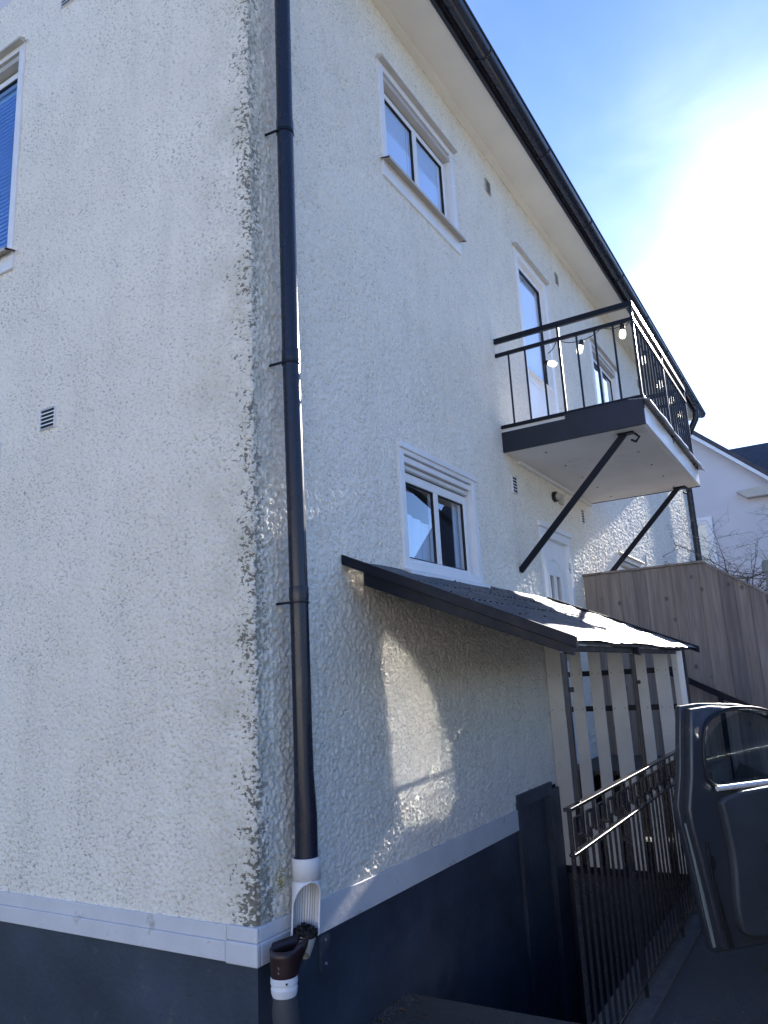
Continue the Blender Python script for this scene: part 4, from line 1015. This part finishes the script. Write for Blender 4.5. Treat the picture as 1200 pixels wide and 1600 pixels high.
b = MB(); b.add([cp(-2.3, -.28, 1.40), cp(-1.0, -.28, 1.455), cp(-.5, -.28, 1.395), cp(-.5, -1.49, 1.395), cp(-1.0, -1.49, 1.455), cp(-2.3, -1.49, 1.40)]+[cp(-2.3, -.28, 1.38), cp(-1.0, -.28, 1.435), cp(-.5, -.28, 1.375), cp(-.5, -1.49, 1.375), cp(-1.0, -1.49, 1.435), cp(-2.3, -1.49, 1.38)],
    [(0,1,4,5),(1,2,3,4),(6,7,10,11),(7,8,9,10),(0,1,7,6),(1,2,8,7),(2,3,9,8),(3,4,10,9),(4,5,11,10),(5,0,6,11)]); b.build('roof', M['carpaint'], car)
section([(-.85, .30), (-.85, .92), (.05, .90), (.05, .30)], -.012, -.022, 'door_opening', 'dark')
for fx_ in (.62, -2.28):
    for lf_ in (-.02, -1.57):
        wh = MB().tube([cp(fx_, lf_, .31), cp(fx_, lf_-.18, .31)], .31, 28).build('wheel', M['rubber'], car, bevel=.02)
        MB().tube([cp(fx_, lf_+.006, .31), cp(fx_, lf_-.186, .31)], .20, 24).build('rim', M['flashing'], wh, bevel=.01)
for lf_ in (-.15, -1.35): MB().tube([cp(1.12, lf_-.0, .66), cp(1.17, lf_-.02, .66)], .08, 16).build('headlight', M['chrome'], car)

# ---------------------------------------------------------------- neighbours
def simple_house(name, label, x0, x1, y0, y1, ze, pitch, axis, ov=.35, wall_m='stucco_plain', roof_m='roof_tile', windows=()):
    root = tag(empty(name, (x0, y0, 0)), label, 'house')
    b = MB(); o_ = (-x0, -y0)
    X0, X1, Y0, Y1 = 0, x1-x0, 0, y1-y0; k = math.tan(pitch)
    if axis == 'x':
        pk = ze+(Y1/2)*k
        b.prism([(Y0, -.2), (Y1, -.2), (Y1, ze), (Y1/2, pk), (Y0, ze)], 'x', X0, X1)
    else:
        pk = ze+(X1/2)*k
        b.prism([(X0, -.2), (X1, -.2), (X1, ze), (X1/2, pk), (X0, ze)], 'y', Y0, Y1)
    b.build('wall', M[wall_m], root)
    for s_ in (0, 1):
        if axis == 'x':
            ya, yb = (-ov, Y1/2) if s_ == 0 else (Y1+ov, Y1/2); za = ze-ov*k+.02; zb = pk+.02
            pr = [(ya, za), (yb, zb), (yb, zb+.16), (ya, za+.16)]; q = MB().prism(pr, 'x', X0-ov, X1+ov)
            q2 = [MB().prism([(ya, za-.12), (yb, zb-.12), (yb, zb-.003), (ya, za-.003)], 'x', xx, xx+.04) for xx in (X0-ov, X1+ov-.04)]
        else:
            xa, xb = (-ov, X1/2) if s_ == 0 else (X1+ov, X1/2); za = ze-ov*k+.02; zb = pk+.02
            pr = [(xa, za), (xb, zb), (xb, zb+.16), (xa, za+.16)]; q = MB().prism(pr, 'y', Y0-ov, Y1+ov)
            q2 = [MB().prism([(xa, za-.12), (xb, zb-.12), (xb, zb-.003), (xa, za-.003)], 'y', yy, yy+.04) for yy in (Y0-ov, Y1+ov-.04)]
        rf = q.build('roof', M[roof_m], root)
        for qq in q2: qq.build('verge_board', M['trim'], rf)
    for (face, a, c, z0, z1, kind) in windows:      # face '-x','+x','-y','+y'
        if face in '-x+x':
            F = (lambda u_, v_, w_: (v_, u_, w_)) if face == '-x' else (lambda u_, v_, w_: (X1-v_, u_, w_))
        else:
            F = (lambda u_, v_, w_: (u_, v_, w_)) if face == '-y' else (lambda u_, v_, w_: (u_, Y1-v_, w_))
        wd = remap(frame_boxes(a, c, z0, z1, .12, -.06, .02), F).build('window', M['trim'], root, bevel=.005)
        remap(frame_boxes(a+.12, c-.12, z0+.12, z1-.12, .06, -.04, .0), F).build('sash', M['trim'], wd)
        remap(MB().box(a+.15, c-.15, -.020, -.014, z0+.15, z1-.15), F).build('pane', M['softglass'], wd)
        remap(MB().box(a+.12, c-.12, -.010, -.004, z0+.12, z1-.12), F).build('curtain', M[kind], wd)
    return root
nh = simple_house('neighbour_house', 'pale mauve rendered house with sloping dark roof edge behind the wooden screen', 20, 30, -2.2, 9.0, 5.25, R(42), 'x', .35,
    windows=[('-x', 2.72, 3.60, 4.0, 5.52, 'creamglow'), ('-x', 6.2, 7.2, 4.0, 5.5, 'creamglow')])
# eaves return box
b = MB().prism([(-.6, 5.85), (1.75, 5.85), (2.0, 6.05), (-.6, 6.28)], 'x', -.32, .0); b.build('eaves_box', M['taupe'], nh)
simple_house('far_house', 'farther house of which only the dark roof slope shows above the neighbour house', 27, 38, -14, -1.9+2.6, 5.6, R(41), 'y', .4)
# unseen: a house added to bounce sun, then the house and trees windows mirror
simple_house('sun_bounce_house', 'unseen cream house added behind the photographer to bounce sunlight', -26, -17.5, -14, 10, 5.2, R(35), 'y', .4, wall_m='board',
    windows=[('+x', 4, 5.2, 1.2, 2.6, 'dark'), ('+x', 9, 10.2, 1.2, 2.6, 'dark'), ('+x', 15, 16.2, 1.2, 2.6, 'dark')])
simple_house('garden_house', 'white rendered house across the yard facing the long wall', 13.5, 23, -24, -13, 5.0, R(35), 'x', .4, wall_m='board',
    windows=[('+y', 2, 3.2, 1.2, 2.6, 'dark'), ('+y', 6, 7.2, 1.2, 2.6, 'dark')])

# bare trees and shrub -------------------------------------------------------
def bare_tree(name, loc, h, seed, label, cat, spread=.55, depth=5, rad=.07, droop=0.):
    rnd = random.Random(seed); b1 = MB(); b2 = MB()
    def grow_(p, d, L_, r_, lev):
        pts = [p]; rs = [r_]; q = p.copy(); dd = d.copy()
        for k in range(4):
            dd = (dd+Vector((rnd.gauss(0, .16), rnd.gauss(0, .16), rnd.gauss(0, .10)-droop*lev*.05))).normalized(); q = q+dd*L_/4; pts.append(q.copy()); rs.append(r_*(1-.13*(k+1)))
        (b1 if lev == 0 else b2).tube(pts, rs, 7 if lev < 2 else 4, cap=False)
        if lev >= depth: return
        for k in range(rnd.choice((2, 3, 3))):
            ax = Vector((rnd.gauss(0, 1), rnd.gauss(0, 1), rnd.gauss(0, .5))).normalized()
            nd = (dd+ax*spread).normalized(); grow_(pts[rnd.choice((2, 3, 4, 4))], nd, L_*rnd.uniform(.6, .82), rs[-1]*rnd.uniform(.55, .8), lev+1)
    root = tag(empty(name, loc), label, cat)
    grow_(Vector((0, 0, 0)), Vector((0, 0, 1)), h*.33, rad, 0)
    b1.build('trunk', M['bark'], root, smooth=True, fixn=False); b2.build('crown', M['bark'], root, smooth=True, fixn=False)
    return root
def arching_shrub(name, loc, label):
    rnd = random.Random(6); root = tag(empty(name, loc), label, 'shrub'); bt = MB(); bc = MB()
    def arc(p, d, L_, r_, sag, n, mb, lev):
        pts = [p.copy()]; q = p.copy(); d = d.copy()
        for k in range(n):
            d = (d+Vector((rnd.gauss(0, .10), rnd.gauss(0, .10), -sag+rnd.gauss(0, .05)))).normalized(); q = q+d*L_/n; pts.append(q.copy())
        mb.tube(pts, [r_*(1-.75*k/n) for k in range(n+1)], 6 if lev < 2 else 4, cap=False)
        if lev < 3:
            for k in range(2 if lev == 0 else 1, n+1):
                for _ in range(2 if lev == 0 else rnd.choice((1, 1, 2))):
                    nd = Vector((rnd.gauss(0, 1), rnd.gauss(0, 1), rnd.gauss(.35, .5))).normalized()
                    arc(pts[k], (d*.35+nd*.8).normalized(), L_*rnd.uniform(.28, .5), r_*(1-.75*k/n)*.6+.0015, sag*1.4, 5, bc, lev+1)
    for i in range(4):
        a_ = i*1.57+.4; arc(Vector((0, 0, 0)), Vector((.22*math.cos(a_), .22*math.sin(a_), 1)).normalized(), rnd.uniform(2.7, 3.2), .04, .04, 9, bt, 0)
    bt.build('trunk', M['bark'], root, smooth=True, fixn=False); bc.build('crown', M['bark'], root, smooth=True, fixn=False)
arching_shrub('bare_shrub', (9.9, -1.20, 0), 'leafless arching shrub behind the wooden screen at the right edge')
bare_tree('bare_tree', (9.5, -10.5, 0), 8.5, 21, 'leafless tree across the yard behind the car', 'tree', .5, 6, .14)
bare_tree('bare_tree', (14.5, -12.0, 0), 9.5, 5, 'taller leafless tree in front of the garden house', 'tree', .5, 6, .16)
# grey post beyond the screen
po = tag(empty('grey_post', (8.2, -1.455, 0)), 'round grey green post with a cap behind the wooden screen', 'post')
MB().tube([(0, 0, 0), (0, 0, 2.66)], .075, 18).build('shaft', M['postgrey'], po, smooth=True)
MB().lathe([(.075, 2.60), (.095, 2.61), (.095, 2.72), (.08, 2.755), (.0005, 2.765)], n=18).build('cap', M['postgrey'], po, smooth=True)

# gravel and crumbs where the asphalt meets the plinth
b = MB(); rnd = random.Random(12)
for i in range(700):
    if i < 520: x = rnd.uniform(.35, 1.11); y_ = -abs(rnd.gauss(0, .035))-.004
    else: x = rnd.uniform(.3, 3.4); y_ = rnd.uniform(-2.2, -1.17) if x > 1.1 else rnd.uniform(-1.6, -.03)
    s_ = rnd.uniform(.003, .009); a_ = rnd.uniform(0, 3)
    vs = [Vector((math.cos(a_+k*2.1)*s_*rnd.uniform(.7, 1.2), math.sin(a_+k*2.1)*s_*rnd.uniform(.7, 1.2), 0)) for k in range(3)]
    c0 = Vector((x, y_, 0.0)); b.add([c0+v for v in vs]+[c0+Vector((rnd.uniform(-.3, .3)*s_, rnd.uniform(-.3, .3)*s_, s_*.9))], [(0, 1, 3), (1, 2, 3), (2, 0, 3)])
tag(b.build('gravel', M['concrete']), 'loose grit lying along the foot of the plinth and on the yard', 'gravel', kind='stuff')
# fallen leaves and litter on the yard
M['dryleaf'] = simple('dry_leaf', (.16, .10, .05), .8, var=.4, nscale=30)
b = MB(); rnd = random.Random(31)
for i in range(60):
    x, y_ = (rnd.uniform(.3, 1.05), -abs(rnd.gauss(.05, .12))) if i < 22 else (rnd.uniform(.8, 4.2), rnd.uniform(-2.6, -1.18))
    a_ = rnd.uniform(0, 6.28); L_ = rnd.uniform(.012, .03); c_, s_ = math.cos(a_), math.sin(a_)
    P = lambda u_, v_, w_: (x+c_*u_-s_*v_, y_+s_*u_+c_*v_, .004+w_)
    b.add([P(-L_, 0, .001), P(0, L_*.5, .006), P(L_, 0, .002), P(0, -L_*.5, .004), P(0, 0, .001)], [(0, 4, 1), (1, 4, 2), (2, 4, 3), (3, 4, 0)])
tag(b.build('fallen_leaves', M['dryleaf']), 'dry brown leaves scattered on the asphalt by the stairwell kerb', 'leaves', kind='stuff')
